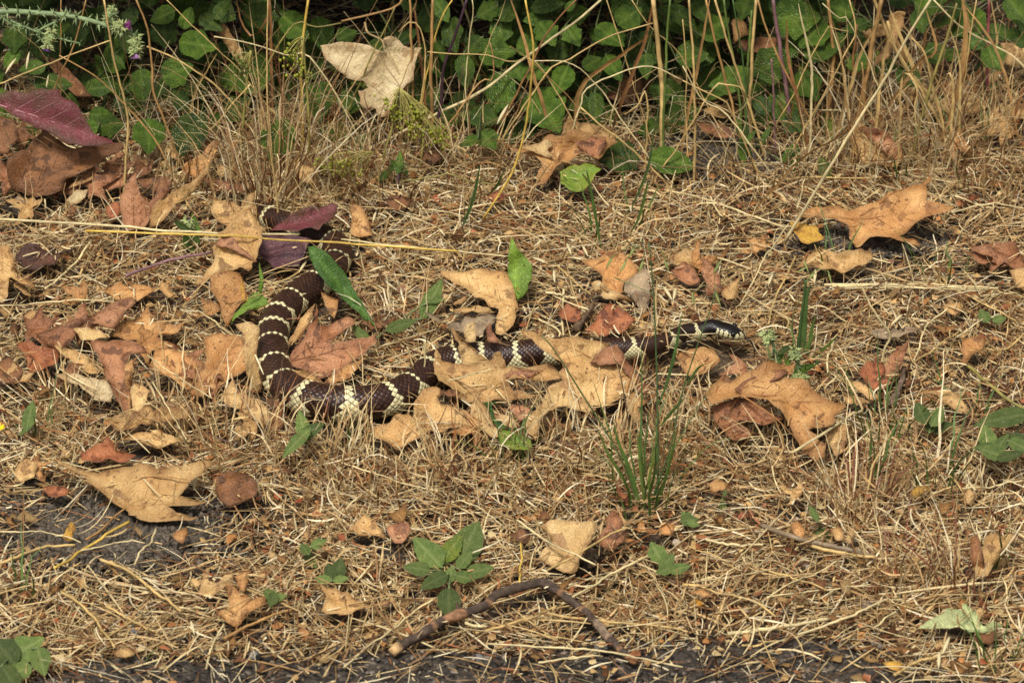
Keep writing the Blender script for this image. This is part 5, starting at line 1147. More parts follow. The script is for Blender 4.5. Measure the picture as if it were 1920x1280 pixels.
def live_mat(name, a, b_, vein, scale=1.0, rough=.42):
    """shrub leaf material in unit-leaf coordinates, tint varied per leaf"""
    m, nt, p, N, L = newmat(name)
    tc = N('TexCoord'); oi = N('ObjectInfo')
    n1 = N('TexNoise'); n1.inputs['Scale'].default_value = 3.2; n1.inputs['Detail'].default_value = 6; n1.noise_dimensions = '4D'
    L(tc.outputs['Object'], n1.inputs['Vector']); mw = N('Math'); mw.operation = 'MULTIPLY'; mw.inputs[1].default_value = 50; L(oi.outputs['Random'], mw.inputs[0]); L(mw.outputs[0], n1.inputs['W'])
    r = N('ValToRGB'); r.color_ramp.elements[0].position = .35; r.color_ramp.elements[1].position = .68
    r.color_ramp.elements[0].color = rgb(a); r.color_ramp.elements[1].color = rgb(b_); L(n1.outputs['Fac'], r.inputs[0])
    n2 = N('TexVoronoi'); n2.feature = 'DISTANCE_TO_EDGE'; n2.inputs['Scale'].default_value = 16; L(tc.outputs['Object'], n2.inputs['Vector'])
    f2 = N('MapRange'); f2.inputs[2].default_value = .1; f2.inputs[3].default_value = .85; f2.inputs[4].default_value = 1.0; L(n2.outputs['Distance'], f2.inputs[0])
    n3 = N('TexNoise'); n3.inputs['Scale'].default_value = 14; n3.inputs['Detail'].default_value = 1; L(tc.outputs['Object'], n3.inputs['Vector'])
    f3 = N('MapRange'); f3.inputs[1].default_value = .70; f3.inputs[2].default_value = .74; f3.inputs[3].default_value = 0; f3.inputs[4].default_value = .7; L(n3.outputs['Fac'], f3.inputs[0])
    at = N('Attribute'); at.attribute_name = 'Col'; sp = N('SeparateColor'); L(at.outputs['Color'], sp.inputs[0])
    mv = N('MixRGB'); mv.inputs[2].default_value = rgb(vein); cv = N('Math'); cv.operation = 'MULTIPLY'; cv.inputs[1].default_value = .55; L(sp.outputs[1], cv.inputs[0]); L(cv.outputs[0], mv.inputs[0]); L(r.outputs[0], mv.inputs[1])
    ms = N('MixRGB'); ms.inputs[2].default_value = rgb((84, 62, 36)); L(f3.outputs[0], ms.inputs[0]); L(mv.outputs[0], ms.inputs[1])
    fr = N('MapRange'); fr.inputs[3].default_value = .5; fr.inputs[4].default_value = 1.35; L(oi.outputs['Random'], fr.inputs[0])
    k = N('Math'); k.operation = 'MULTIPLY'; L(f2.outputs[0], k.inputs[0]); L(fr.outputs[0], k.inputs[1])
    vm = N('VectorMath'); vm.operation = 'SCALE'; L(ms.outputs[0], vm.inputs[0]); L(k.outputs[0], vm.inputs['Scale']); L(vm.outputs[0], p.inputs['Base Color'])
    p.inputs['Roughness'].default_value = rough; p.inputs['Specular IOR Level'].default_value = .4
    b = N('Bump'); b.inputs['Strength'].default_value = .4; b.inputs['Distance'].default_value = .02; L(n2.outputs['Distance'], b.inputs['Height']); L(b.outputs[0], p.inputs['Normal'])
    tr = N('BsdfTranslucent'); L(vm.outputs[0], tr.inputs['Color']); mx = N('MixShader'); mx.inputs[0].default_value = .18
    L(p.outputs[0], mx.inputs[1]); L(tr.outputs[0], mx.inputs[2]); L(mx.outputs[0], nt.nodes['Material Output'].inputs['Surface'])
    return m
SHRUB = live_mat('shrub_leaf', (52, 78, 22), (88, 112, 34), (112, 132, 56))
WEED = live_mat('weed_leaf', (86, 106, 50), (108, 124, 60), (138, 148, 90), rough=.6)
YELL = live_mat('yellowing_leaf', (122, 134, 46), (84, 112, 44), (150, 156, 80))
rg = np.random.default_rng(3)
SM = [leaf_mesh('shrub_leaf', SHRUB, rg, w_, t_, a_, l_) for w_, t_, a_, l_ in ((.72, 5, .06, 0), (.85, 4, .10, .5), (.62, 6, .03, 0), (.78, 3, .12, .8), (.55, 4, .02, 0), (.9, 3, .12, .6))]
YM = [leaf_mesh('yellowing_leaf', YELL, rg, .7, 5, .08, .3), leaf_mesh('yellowing_leaf', YELL, rg, .5, 7, .1, 0)]
WM = [leaf_mesh('weed_leaf', WEED, rg, .58, 4, .05, 0), leaf_mesh('weed_leaf', WEED, rg, .7, 3, .1, .4), leaf_mesh('weed_leaf', WEED, rg, .38, 4, .03, 0)]
NARROW = leaf_mesh('narrow_leaf', SHRUB, rg, .3, 6, .03, 0)

def place_leaf(root, me, mid, size, ang, nrm, name='leaf'):
    """MID world centre, ANG direction of the tip as seen from the front"""
    nrm = norm(np.asarray(nrm, float)); d = math.cos(ang) * RT + math.sin(ang) * UP
    y = norm(d - nrm * (d @ nrm)); x = np.cross(y, nrm)
    o = obj(name, me, root)
    base = mid - y * size / 2
    lo = base - np.array(root.location)
    o.matrix_local = Matrix(((x[0] * size, y[0] * size, nrm[0] * size, lo[0]), (x[1] * size, y[1] * size, nrm[1] * size, lo[1]), (x[2] * size, y[2] * size, nrm[2] * size, lo[2]), (0, 0, 0, 1)))
    return base

STEM_C = lin((92, 84, 52))
shr = [('leafy green shrub at the far left behind the thistle', -60, 150), ('leafy green shrub behind the hanging thistle flowers', 150, 320), ('leafy green shrub left of the cream hanging leaf', 320, 560), ('leafy green shrub behind the cream hanging leaf', 560, 800),
       ('leafy green shrub behind the arching yellow stem', 800, 1000), ('leafy green shrub above the crumpled orange leaf', 1000, 1250), ('leafy green shrub among the tall pale reeds', 1250, 1440), ('leafy green shrub with glossy sprig beside the mauve stalk', 1440, 1620),
       ('sparse green shrub behind the broad dry blades', 1620, 2000)]
roots = []
for l_, x0, x1 in shr:
    g = ground([((x0 + x1) / 2, 215)], 0)[0]
    roots.append(empty('green_shrub', g, l_, 'shrub', 'green shrubs along the back of the verge'))
def root_of(px):
    for k, (_, x0, x1) in enumerate(shr):
        if px < x1: return k
    return len(shr) - 1
bases = [[] for _ in shr]
ex = {'A': [(1045, 100, 150, 80), (1105, 250, 210, 350), (905, 90, 150, 200), (920, 190, 170, 270), (665, 350, 115, 330), (790, 480, 200, 280), (300, 470, 220, 10), (80, 220, 190, 270), (1000, 540, 160, 100), (830, 760, 220, 270), (1050, 760, 260, 240), (560, 490, 170, 20),
           (720, 90, 140, 160), (1240, 50, 170, 40), (1460, 90, 220, 0), (1780, 570, 250, 270), (990, 400, 190, 20), (900, 490, 150, 250), (1140, 680, 190, 20), (620, 700, 170, 0), (470, 720, 150, 190), (1540, 800, 230, 260), (1650, 150, 200, 320), (1600, 740, 190, 300), (600, 60, 140, 30),
           (380, 560, 160, 330), (180, 380, 170, 200), (1330, 600, 180, 40), (690, 600, 150, 280), (560, 640, 150, 350), (740, 240, 150, 320), (60, 330, 150, 240), (330, 160, 150, 20), (1180, 130, 150, 330)],
      'B': [(810, 65, 140, 200), (890, 180, 185, 270), (930, 60, 160, 60), (1145, 620, 300, 300), (790, 650, 220, 340), (1150, 190, 180, 300), (1290, 200, 160, 300), (1200, 300, 150, 250), (1230, 450, 180, 250), (870, 290, 210, 0), (690, 400, 200, 270), (880, 530, 270, 240), (1080, 110, 180, 200), (1150, 30, 210, 0),
           (1100, 400, 160, 20), (1310, 580, 150, 200), (1420, 600, 190, 270), (1400, 350, 130, 30), (1500, 200, 210, 320), (1520, 380, 190, 300), (710, 790, 120, 200), (820, 780, 150, 300), (60, 560, 200, 250), (30, 200, 130, 20), (370, 200, 170, 60), (620, 200, 230, 300), (740, 260, 160, 240), (1700, 370, 170, 280),
           (660, 580, 190, 220), (1010, 560, 150, 130), (1610, 90, 180, 40), (1280, 30, 90, 60), (560, 60, 170, 300), (1030, 250, 160, 100), (980, 400, 170, 300)],
      'C': [(595, 275, 180, 230), (790, 250, 270, 20), (480, 370, 280, 200), (700, 410, 175, 300), (260, 450, 260, 180), (560, 560, 270, 90), (430, 580, 160, 150), (620, 690, 150, 320), (700, 480, 220, 300), (640, 100, 270, 0), (720, 190, 210, 230), (980, 340, 160, 80), (1270, 430, 160, 330),
           (60, 320, 190, 20), (100, 60, 180, 300), (870, 50, 190, 160), (1870, 60, 210, 300), (1890, 240, 110, 20), (560, 30, 170, 20), (350, 40, 170, 250), (180, 150, 180, 30), (960, 150, 150, 200), (1330, 120, 150, 280), (1650, 230, 160, 20), (1740, 330, 170, 300)]}
for cr, L_ in ex.items():
    for x, y, s_, a in L_:
        p = pts(cr, [(x, y)])[0]; k = root_of(p[0])
        foot = 285 if p[1] < 215 else min(p[1] + 75, 335)
        mid = upright([p], foot + R.uniform(-12, 12), .45)[0]
        nr = np.array((R.normal(0, .28), -0.62 + R.normal(0, .2), .75 + R.normal(0, .15)))
        sc = s_ * S3 / PXM * R.uniform(.98, 1.12)
        bases[k].append(place_leaf(roots[k], SM[int(R.integers(6))], mid, sc, math.radians(a), nr))
for cr, x, y, s_, a, me in (('C', 755, 655, 230, 0, YM[0]), ('C', 825, 725, 150, 280, YM[1]), ('C', 790, 930, 160, 100, YM[1]), ('C', 630, 880, 190, 80, NARROW), ('C', 335, 850, 190, 280, NARROW), ('C', 450, 770, 140, 60, NARROW), ('P', 1190 * 0 + 1270, 218, 100, 20, SM[0]), ('P', 1262, 303, 96, 350, SM[2]), ('P', 1160, 296, 86, 190, SM[1]), ('P', 1220, 240, 60, 200, SM[2])):
    s0 = CROPS[cr][2]; p = pts(cr, [(x, y)])[0]; k = root_of(p[0]); mid = upright([p], min(p[1] + 26, 345), .2)[0]
    bases[k].append(place_leaf(roots[k], me, mid, s_ * s0 / PXM, math.radians(a), (R.normal(0, .2), -.6, .75)))
# the leaves further in, filling the shrub
for _ in range(360):
    px = R.uniform(-90, 2010); py = R.uniform(-70, 262)
    if px > 1580 and R.random() < .55: continue
    if py > 205 and (px > 1250 or R.random() < .25): continue
    k = root_of(px); foot = R.uniform(165, 255)
    if foot < py + 20: foot = py + 20
    mid = upright([(px, py)], foot, .45)[0]
    nr = np.array((R.normal(0, .4), -0.5 + R.normal(0, .3), .75))
    bases[k].append(place_leaf(roots[k], SM[int(R.integers(6))], mid, R.uniform(.018, .034) * (1.6 if R.random() < .3 else 1), R.uniform(0, 6.28), nr))
# stems from the roots to the leaves, then the shrub's unseen upper mass, added overhead to shade the leaves below
for k, (l_, x0, x1) in enumerate(shr):
    g = np.array(roots[k].location); bs = np.array(bases[k])
    for q in range(3):
        o_ = g + np.array((R.uniform(-.5, .5) * (x1 - x0) / PXM, R.uniform(-.03, .08), 0)); o_[2] = H(o_[0], o_[1]) - .005
        tp = o_ + np.array((R.normal(0, .03), R.uniform(0, .06), R.uniform(.16, .28)))
        P = spline(np.array([o_, o_ * .5 + tp * .5 + R.normal(0, .008, 3), tp]), 12)
        V, F = tube(P - g, np.linspace(.0013, .0008, 12), 6)
        obj('stem', mesh('shrub_stem', V, F, np.broadcast_to(STEM_C, (len(V), 3)), True, [STALK]), roots[k])
        near = bs[np.abs(bs[:, 0] - P[5, 0]) < .05][:9] if len(bs) else []
        tw = Bag()
        for b_ in near:
            s_ = P[min(11, max(1, int(np.argmin(np.linalg.norm(P - b_, axis=1)))))]
            tw.add(*tube(spline(np.array([s_ - g, (s_ + b_) / 2 - g + (0, 0, .004), b_ - g]), 6), .0006, 4), lin((88, 96, 56)))
        if tw.n: tag(obj('twigs', tw.mesh('shrub_twigs', [STALK]), roots[k]), kind='stuff')
    n = 1000; span = (x1 - x0) / PXM
    cen = np.stack([g[0] + R.uniform(-.6, .6, n) * span, g[1] - .06 + R.uniform(0, .85, n), R.uniform(.02, .6, n)], 1)
    ceil_ = CAM[2] - (cen[:, 1] - CAM[1]) * math.tan(math.radians(27.2)) + .02
    cen[:, 2] = np.where(cen[:, 1] < g[1] + .22, ceil_ + R.random(n) * (.62 - ceil_), cen[:, 2])
    if x0 >= 1620: cen = cen[: n // 2]; n = len(cen)
    a = R.uniform(0, 6.28, n); s_ = R.uniform(.026, .044, n); nr = norm(np.stack([R.normal(0, .4, n), R.normal(-.35, .35, n), np.full(n, .8)], 1))
    y = norm(np.cross(nr, np.stack([np.cos(a), np.sin(a), 0 * a], 1))); x_ = np.cross(y, nr)
    prof = np.array([(0, -.5, 0), (.30, -.15, .05), (.26, .2, .03), (0, .5, -.05), (-.26, .2, .03), (-.30, -.15, .05), (0, 0, 0)])
    V = cen[:, None] + s_[:, None, None] * (prof[None, :, 0:1] * x_[:, None] + prof[None, :, 1:2] * y[:, None] + prof[None, :, 2:3] * nr[:, None])
    f = np.array([(6, i, (i + 1) % 6) for i in range(6)]); F = (f[None] + (np.arange(n) * 7)[:, None, None]).reshape(-1, 3)
    cc = lin((52, 82, 30)) * R.uniform(.5, 1.2, (n, 1))
    o = obj('foliage', mesh('shrub_foliage', V.reshape(-1, 3) - g, [F], np.repeat(cc, 7, 0), True, [GREEN]), roots[k])
    tag(o, kind='stuff')

# ------------------------------------------------------------------ weeds with a rosette of leaves
def weed(px, py, leaves, label, mats=WM, lift=.006, crop='P', name='green_weed', nz=.75, foot=None):
    g = ground([(px, py)], 0)[0]; r_ = empty(name, g, label, 'weed'); s0 = CROPS[crop][2]; bag = Bag()
    for x, y, s_, a, k in leaves:
        p = pts(crop, [(x, y)])[0]
        if foot is None: mid = ground([p], TH + lift + .006)[0]
        else: mid = upright([p], foot, .1)[0]
        me = mats[k] if isinstance(k, int) else k
        size = s_ * s0 / PXM * (1.0 + .45 * abs(math.sin(math.radians(a))) * (1 if foot is None else 0))
        b_ = place_leaf(r_, me, mid, size, math.radians(a), (R.normal(0, .12), -(1 - nz) * 1.6, nz))
        bag.add(*tube(spline(np.array([(0, 0, TH * .3), (b_ - g) * .5 + (0, 0, .003), b_ - g]), 7), .0008, 5), lin((110, 124, 80)))
    obj('leaf_stalks', bag.mesh('weed_stalks', [STALK]), r_)
    return r_
weed(846, 1082, [(480, 545, 170, 125, 0), (710, 490, 200, 68, 0), (420, 640, 130, 165, 0), (515, 710, 130, 210, 0), (775, 650, 130, 20, 0), (600, 840, 120, 265, 1), (620, 525, 140, 60, YM[1]), (690, 590, 90, 60, 0), (610, 670, 70, 80, 1), (690, 690, 90, 340, 1)], 'flat green rosette weed above the bent stick', crop='H')
weed(30, 1235, [(135, 1090, 180, 40, 1), (20, 1100, 160, 130, 1), (230, 1160, 110, 290, 1), (100, 1215, 120, 200, 1), (60, 1260, 120, 300, 1)], 'broad-leaved green weed in the foreground corner', crop='G')
weed(628, 1085, [(1890, 640, 100, 70, 0), (1800, 700, 80, 160, 0), (1840, 660, 80, 110, 0), (1905, 700, 70, 20, 0)], 'small dark green weed left of the rosette', crop='G')
weed(515, 1115, [(1500, 780, 70, 130, 0), (1560, 800, 70, 20, 0), (1520, 815, 60, 250, 1)], 'tiny green seedling beside the three-pointed leaf', crop='G')
weed(1255, 1065, [(1760, 550, 100, 110, 1), (1820, 600, 90, 60, 0), (1890, 640, 100, 20, 0), (1800, 650, 80, 200, 1)], 'small green weed right of the dark hollow', crop='H')
weed(52, 810, [(165, 1065, 200, 88, 2), (140, 1150, 90, 220, 2)], 'single oval green weed leaf among dry blades', crop='D', foot=812)
weed(1740, 800, [(1330, 1050, 150, 110, 0), (1420, 1070, 150, 60, 0), (1450, 1130, 130, 20, 0), (1390, 1110, 120, 80, 0)], 'bluish green weed below the drooping yellowish leaf', crop='F', foot=825)
weed(1870, 870, [(1780, 1085, 290, 188, 2), (1700, 1190, 120, 100, 0), (1770, 1230, 130, 60, 2), (1860, 1190, 120, 20, 2), (1720, 1270, 130, 150, 0), (1830, 1290, 140, 20, 2), (1890, 1240, 120, 330, 0), (1680, 1240, 110, 190, 2)], 'large toothed green weed at the verge end', crop='F', lift=.02)
weed(1540, 1005, [(730, 330, 110, 110, 2), (780, 440, 90, 60, 1), (740, 460, 80, 170, 1), (800, 470, 80, 330, 1)], 'small upright weed beside the flattened stalk', crop='I', foot=1015)
weed(735, 620, [(1030, 610, 170, 65, 2), (870, 750, 150, 20, 2), (660, 800, 110, 130, 2), (1060, 620, 80, 10, 2)], 'bristly green weed growing inside the snake loop', crop='R', lift=.012, nz=.6)
weed(575, 835, [(1690, 1130, 150, 100, 2), (1740, 1150, 150, 40, 2), (1650, 1220, 160, 230, 2), (1680, 1090, 90, 95, 2)], 'ragged pale green weed below the snake belly', crop='D', lift=.015)
weed(595, 1050, [(1780, 500, 90, 30, 1), (1740, 600, 90, 300, 1), (1700, 530, 80, 120, 1)], 'feathery green seedling at the dry clump', crop='G', foot=1060)
weed(1295, 975, [(40, 370, 90, 20, 1), (60, 390, 60, 340, 1), (20, 350, 60, 130, 1)], 'tiny lobed seedling behind the pinkish leaf', crop='I')
weed(1360, 940, [(225, 280, 100, 90, 2), (235, 220, 60, 80, 2)], 'thin dark seedling beside curled straw', crop='I', foot=955)
weed(1870, 600, [(1680, 510, 70, 110, 1), (1770, 530, 70, 20, 1)], 'small bluish seedling right of the wedge leaf', crop='F')
weed(1395, 270, [(310, 700, 130, 100, NARROW), (380, 760, 110, 60, NARROW), (470, 740, 120, 70, NARROW), (590, 850, 150, 70, NARROW)], 'upright narrow-leaved weed on the bare soil', crop='C', foot=320)

# ------------------------------------------------------------------ thistles
THST = attr_mat('thistle_green', .6, .3, 200, .3); FLOR = attr_mat('thistle_floret', .6, .2, 300, .3)
def spines(bag, P, r, n, ln, c):
    T, Nn_, B = frames(P); m_ = len(P)
    for _ in range(n):
        i = int(R.integers(0, m_)); a = R.uniform(0, 6.28); d = norm(np.cos(a) * Nn_[i] + np.sin(a) * B[i] + .5 * T[i] * R.normal())
        l_ = ln * R.uniform(.5, 1.2); q = P[i] + d * r * .6
        bag.add(*tube(np.array([q, q + d * l_ * .5, q + d * l_]), (r * .32, r * .16, .00005), 4), c)
def thistle_head(root, c0, d, rad, ln, purple, open_=1.0):
    g = np.array(root.location); d = norm(d); P = c0 + d * np.linspace(0, ln, 9)[:, None]
    V, F = tube(P - g, rad * np.array([.45, .8, 1, 1.02, .95, .82, .68, .6, .55]), 10)
    h = obj('flower_head', mesh('thistle_head', V, F, np.broadcast_to(lin((132, 148, 92)), (len(V), 3)), True, [THST]), root)
    b = Bag(); spines(b, P - g, rad, 90, rad * 1.0, lin((168, 176, 118))); obj('bracts', b.mesh('thistle_bracts', [THST]), h)
    b = Bag(); T, Nn_, B = frames(P)
    for _ in range(60):
        a = R.uniform(0, 6.28); s_ = math.sqrt(R.random()); e = P[-1] - g
        tip = e + d * rad * 1.1 * open_ + (np.cos(a) * Nn_[0] + np.sin(a) * B[0]) * rad * s_ * 1.15 * open_
        b.add(*tube(np.array([e + (np.cos(a) * Nn_[0] + np.sin(a) * B[0]) * rad * .4 * s_, (e + tip) / 2 + d * rad * .15, tip]), (.00025, .00022, .0001), 3), lin(purple) * R.uniform(.7, 1.3))
    obj('florets', b.mesh('thistle_florets', [FLOR]), h)
def up2(x, y, f=330, ln=.25): return upright([(x, y)], f, ln)[0]
g = ground([(-95, 320)], 0)[0]
th1 = empty('thistle', g, 'spiny grey-green thistle with purple flowers over the shrubs', 'thistle')
main = np.vstack([g[None], upright(pts('P', '-80,120 -40,40 0,22 60,24 130,30 190,45 225,58'), 320, .1)])
P = spline(main, 30); V, F = tube(P - g, np.linspace(.0032, .0018, 30), 8)
sm = obj('stem', mesh('thistle_stem', V, F, np.broadcast_to(lin((138, 156, 112)), (len(V), 3)), True, [THST]), th1)
b = Bag(); spines(b, P[8:] - g, .0028, 240, .006, lin((150, 166, 116))); obj('spines', b.mesh('thistle_spines', [THST]), sm)
for path, w in (('130,30 70,60 85,80', .0012), ('225,58 250,64 256,72', .001), ('0,25 20,45 45,50', .0016), ('200,48 205,35 215,25', .0014), ('20,40 70,60 120,75 150,82', .0012)):
    q = upright(pts('P', path), 320, .1); P = spline(q, 10); V, F = tube(P - g, np.linspace(w, w * .7, 10), 6)
    s2 = obj('branch', mesh('thistle_branch', V, F, np.broadcast_to(lin((128, 146, 100)), (len(V), 3)), True, [THST]), th1)
    b = Bag(); spines(b, P - g, .002, 40, .0055, lin((140, 158, 108))); obj('spines', b.mesh('thistle_spines', [THST]), s2)
u3 = lambda x, y: upright([(x, y)], 320, .1)[0]
thistle_head(th1, u3(214, 52), RT * .9 + UP * .1 - FW * .3, .0042, .009, (168, 84, 150))
thistle_head(th1, u3(254, 70), -UP, .0046, .013, (186, 140, 190), .8)
thistle_head(th1, u3(97, 58), -UP - RT * .25, .0042, .013, (136, 90, 160), .8)
thistle_head(th1, u3(200, 40), RT * .5 + UP, .003, .012, (150, 166, 100), .3)
b0 = ground([(1500, 735)], 0)[0]
th2 = empty('thistle', b0, 'small spiny thistle beside the big glossy leaf', 'thistle')
for path in ('1500,735 1465,700 1448,640 1440,635', '1500,735 1496,690 1490,660', '1500,735 1495,720 1498,705'):
    q = upright(pts('P', path), 735, .05); P = spline(q, 12); V, F = tube(P - b0, np.linspace(.0016, .001, 12), 6)
    s2 = obj('stem', mesh('thistle_stem', V, F, np.broadcast_to(lin((110, 136, 92)), (len(V), 3)), True, [THST]), th2)
    b = Bag(); spines(b, P - b0, .002, 50, .005, lin((128, 150, 104))); obj('spines', b.mesh('thistle_spines', [THST]), s2)
u4 = lambda x, y: upright([(x, y)], 735, .05)[0]
thistle_head(th2, u4(1443, 640), UP - RT * .3, .0045, .006, (110, 70, 110), .3); thistle_head(th2, u4(1498, 700), -UP, .0055, .010, (150, 90, 150), .4); thistle_head(th2, u4(1490, 672), UP, .004, .006, (120, 140, 90), .3)
for x, y, s_, a in ((1462, 670, 44, 60), (1458, 690, 40, 130), (1472, 655, 36, 30), (1478, 680, 40, 80), (1510, 690, 46, 20)): place_leaf(th2, NARROW, u4(x, y), s_ / PXM, math.radians(a), (R.normal(0, .3), -.7, .6))
for x, y, l_, fc in ((746, 345, 'lone purple flower bud on the trailing stem', 340), (350, 455, 'small dark purple spiny sprout beside the purple stalk', 460)):
    b0 = ground([(x, y + 22)], 0)[0]; t3 = empty('thistle_sprout', b0, l_, 'weed'); P = spline(np.array([b0, b0 + (0, 0, .012), b0 + (.002, .003, .022)]), 8)
    V, F = tube(P - b0, .0014, 6); s2 = obj('stem', mesh('sprout_stem', V, F, np.broadcast_to(lin((92, 70, 76)), (len(V), 3)), True, [THST]), t3)
    thistle_head(t3, P[-1], UP, .004, .006, (120, 84, 112), .5)
    for q in range(5): place_leaf(t3, NARROW, P[4] + R.normal(0, .006, 3) + (0, 0, .004), .02, R.uniform(.3, 2.8), (R.normal(0, .4), -.7, .5))

# ------------------------------------------------------------------ yellow-green seed umbels
SEED = attr_mat('green_seed', .55, .3, 300, .2)
def umbel(path, wpx, n, foot, label, stem_path, rays_from=None, c=(146, 150, 52)):
    P = spline(upright(pts('P', path), foot, .15), 30); g = ground([(pts('P', stem_path)[-1, 0], foot)], 0)[0]
    r_ = empty('seed_umbel', g, label, 'plant')
    st = np.vstack([upright(pts('P', stem_path), foot, .15), g[None]]); S = spline(st, 18)
    V, F = tube(S - g, .0009, 6); obj('stem', mesh('umbel_stem', V, F, np.broadcast_to(lin((150, 142, 76)), (len(V), 3)), True, [STALK]), r_)
    b = Bag(); ry = Bag()
    for _ in range(n):
        q = P[int(R.integers(30))] + (RT * R.normal() + UP * R.normal() + FW * R.normal()) * wpx / PXM * .5
        s_ = R.uniform(.0008, .0014); V, F = ball(q - g, s_, s_, s_ * 1.2, 6, 5); b.add(V, F, lin(c) * R.uniform(.6, 1.25))
        if R.random() < .2:
            o_ = S[0] if rays_from is None else upright([rays_from], foot, .15)[0]
            ry.add(*tube(spline(np.array([o_ - g, (o_ + q) / 2 - g + UP * .002, q - g]), 6), .0003, 3), lin((176, 166, 92)))
    tag(obj('seeds', b.mesh('umbel_seeds', [SEED]), r_), kind='stuff'); obj('rays', ry.mesh('umbel_rays', [STALK]), r_)
umbel('725,190 752,215 775,235 800,248 838,262', 20, 190, 330, 'yellow-green seed umbel under the cream hanging leaf', '745,175 735,240 720,290', (750, 165))
umbel('772,205 785,215 790,222', 14, 60, 330, 'small green seed umbel beside the larger one', '800,205 795,250 790,300', (803, 205))
umbel('540,85 552,110 566,135 575,145', 17, 60, 330, 'green seed umbel high in the hay stalks', '566,75 575,160 580,250', (570, 70))
umbel('600,310 620,315 650,315 680,325', 18, 120, 345, 'green seed umbel lying low in the hay', '690,285 640,320 620,335', (700, 285))
umbel('445,110 460,125 455,135', 16, 50, 320, 'dull green seed umbel among shrub leaves', '470,95 460,180 455,250', (470, 100), (110, 120, 56))

# ------------------------------------------------------------------ the bent stick
BARK = attr_mat('bark', .85, .2, 220, .45, .8)
p = pts('H', '280,1110 350,1070 430,1030 500,990 590,945 650,930 750,900 820,870 860,830 950,805 1060,775 1110,765 1160,780 1240,830 1330,890 1400,950 1480,1030 1540,1090 1600,1140 1650,1160')
n = 90; q = spline(ground(p, .0035 + TH * 1.3), n); t = np.linspace(0, 1, n)
q[:, 2] += 0.006 * np.sin(t * math.pi) + np.convolve(R.normal(0, .0006, n + 6), np.ones(7) / 3, 'valid')
r = (0.0033 - .0006 * t) * (1 + .1 * np.convolve(R.normal(0, 1, n + 4), np.ones(5) / 5, 'valid'))
for c_, a in ((.25, .35), (.575, .3), (.03, .1)): r *= 1 + a * np.exp(-((t - c_) / .018) ** 2)
g = q[0].copy(); stick = empty('stick', g, 'bent dark brown stick lying by the asphalt edge', 'stick')
V, F = tube(q - g, r, 12); V[:-2] += R.normal(0, .00022, (len(V) - 2, 3))
cb = np.where((R.random(n) < .06)[:, None], lin((150, 112, 80)), lin((84, 70, 60))); cb[18:24] = lin((140, 104, 76)); cb[70:78] = cb[70:78] * .5 + lin((176, 150, 124)) * .5; cb[:3] = lin((196, 160, 112)); cb[-3:] = lin((180, 130, 90))
cv = np.vstack([np.repeat(cb, 12, 0), cb[:1], cb[-1:]]) * R.uniform(.7, 1.25, (n * 12 + 2, 1))
stamp(q, 2)
obj('wood', mesh('stick_wood', V, F, cv, True, [BARK]), stick)
P = spline(np.array([q[22], q[22] + (-.001, .003, .004), q[22] + (-.002, .005, .007)]), 6); V, F = tube(P - g, np.linspace(.0022, .0008, 6), 8); obj('twig_stub', mesh('stub', V, F, np.broadcast_to(lin((84, 66, 56)), (len(V), 3)), True, [BARK]), stick)
P = spline(ground(pts('F', '1160,1010 1200,930 1225,860 1235,800'), TH + .006), 14); V, F = tube(P - P[0], np.linspace(.003, .0016, 14), 8); V[:-2] += R.normal(0, .0004, (len(V) - 2, 3))
tag(obj('dead_twig', mesh('dead_twig', V, F, np.broadcast_to(lin((110, 92, 76)), (len(V), 3)) * R.uniform(.6, 1.3, (len(V), 1)), True, [BARK]), loc=tuple(P[0])), 'cracked grey dead twig below the pointed rust leaf', 'twig')
P = spline(ground(pts('E', '1310,590 1340,540 1380,490 1400,450'), TH + .006), 14); V, F = tube(P - P[0], np.linspace(.0032, .0018, 14), 8); V[:-2] += R.normal(0, .0004, (len(V) - 2, 3))
tag(obj('dead_twig', mesh('dead_twig', V, F, np.broadcast_to(lin((104, 84, 64)), (len(V), 3)) * R.uniform(.6, 1.3, (len(V), 1)), True, [BARK]), loc=tuple(P[0])), 'short brown dead twig left of the brick red leaf', 'twig')

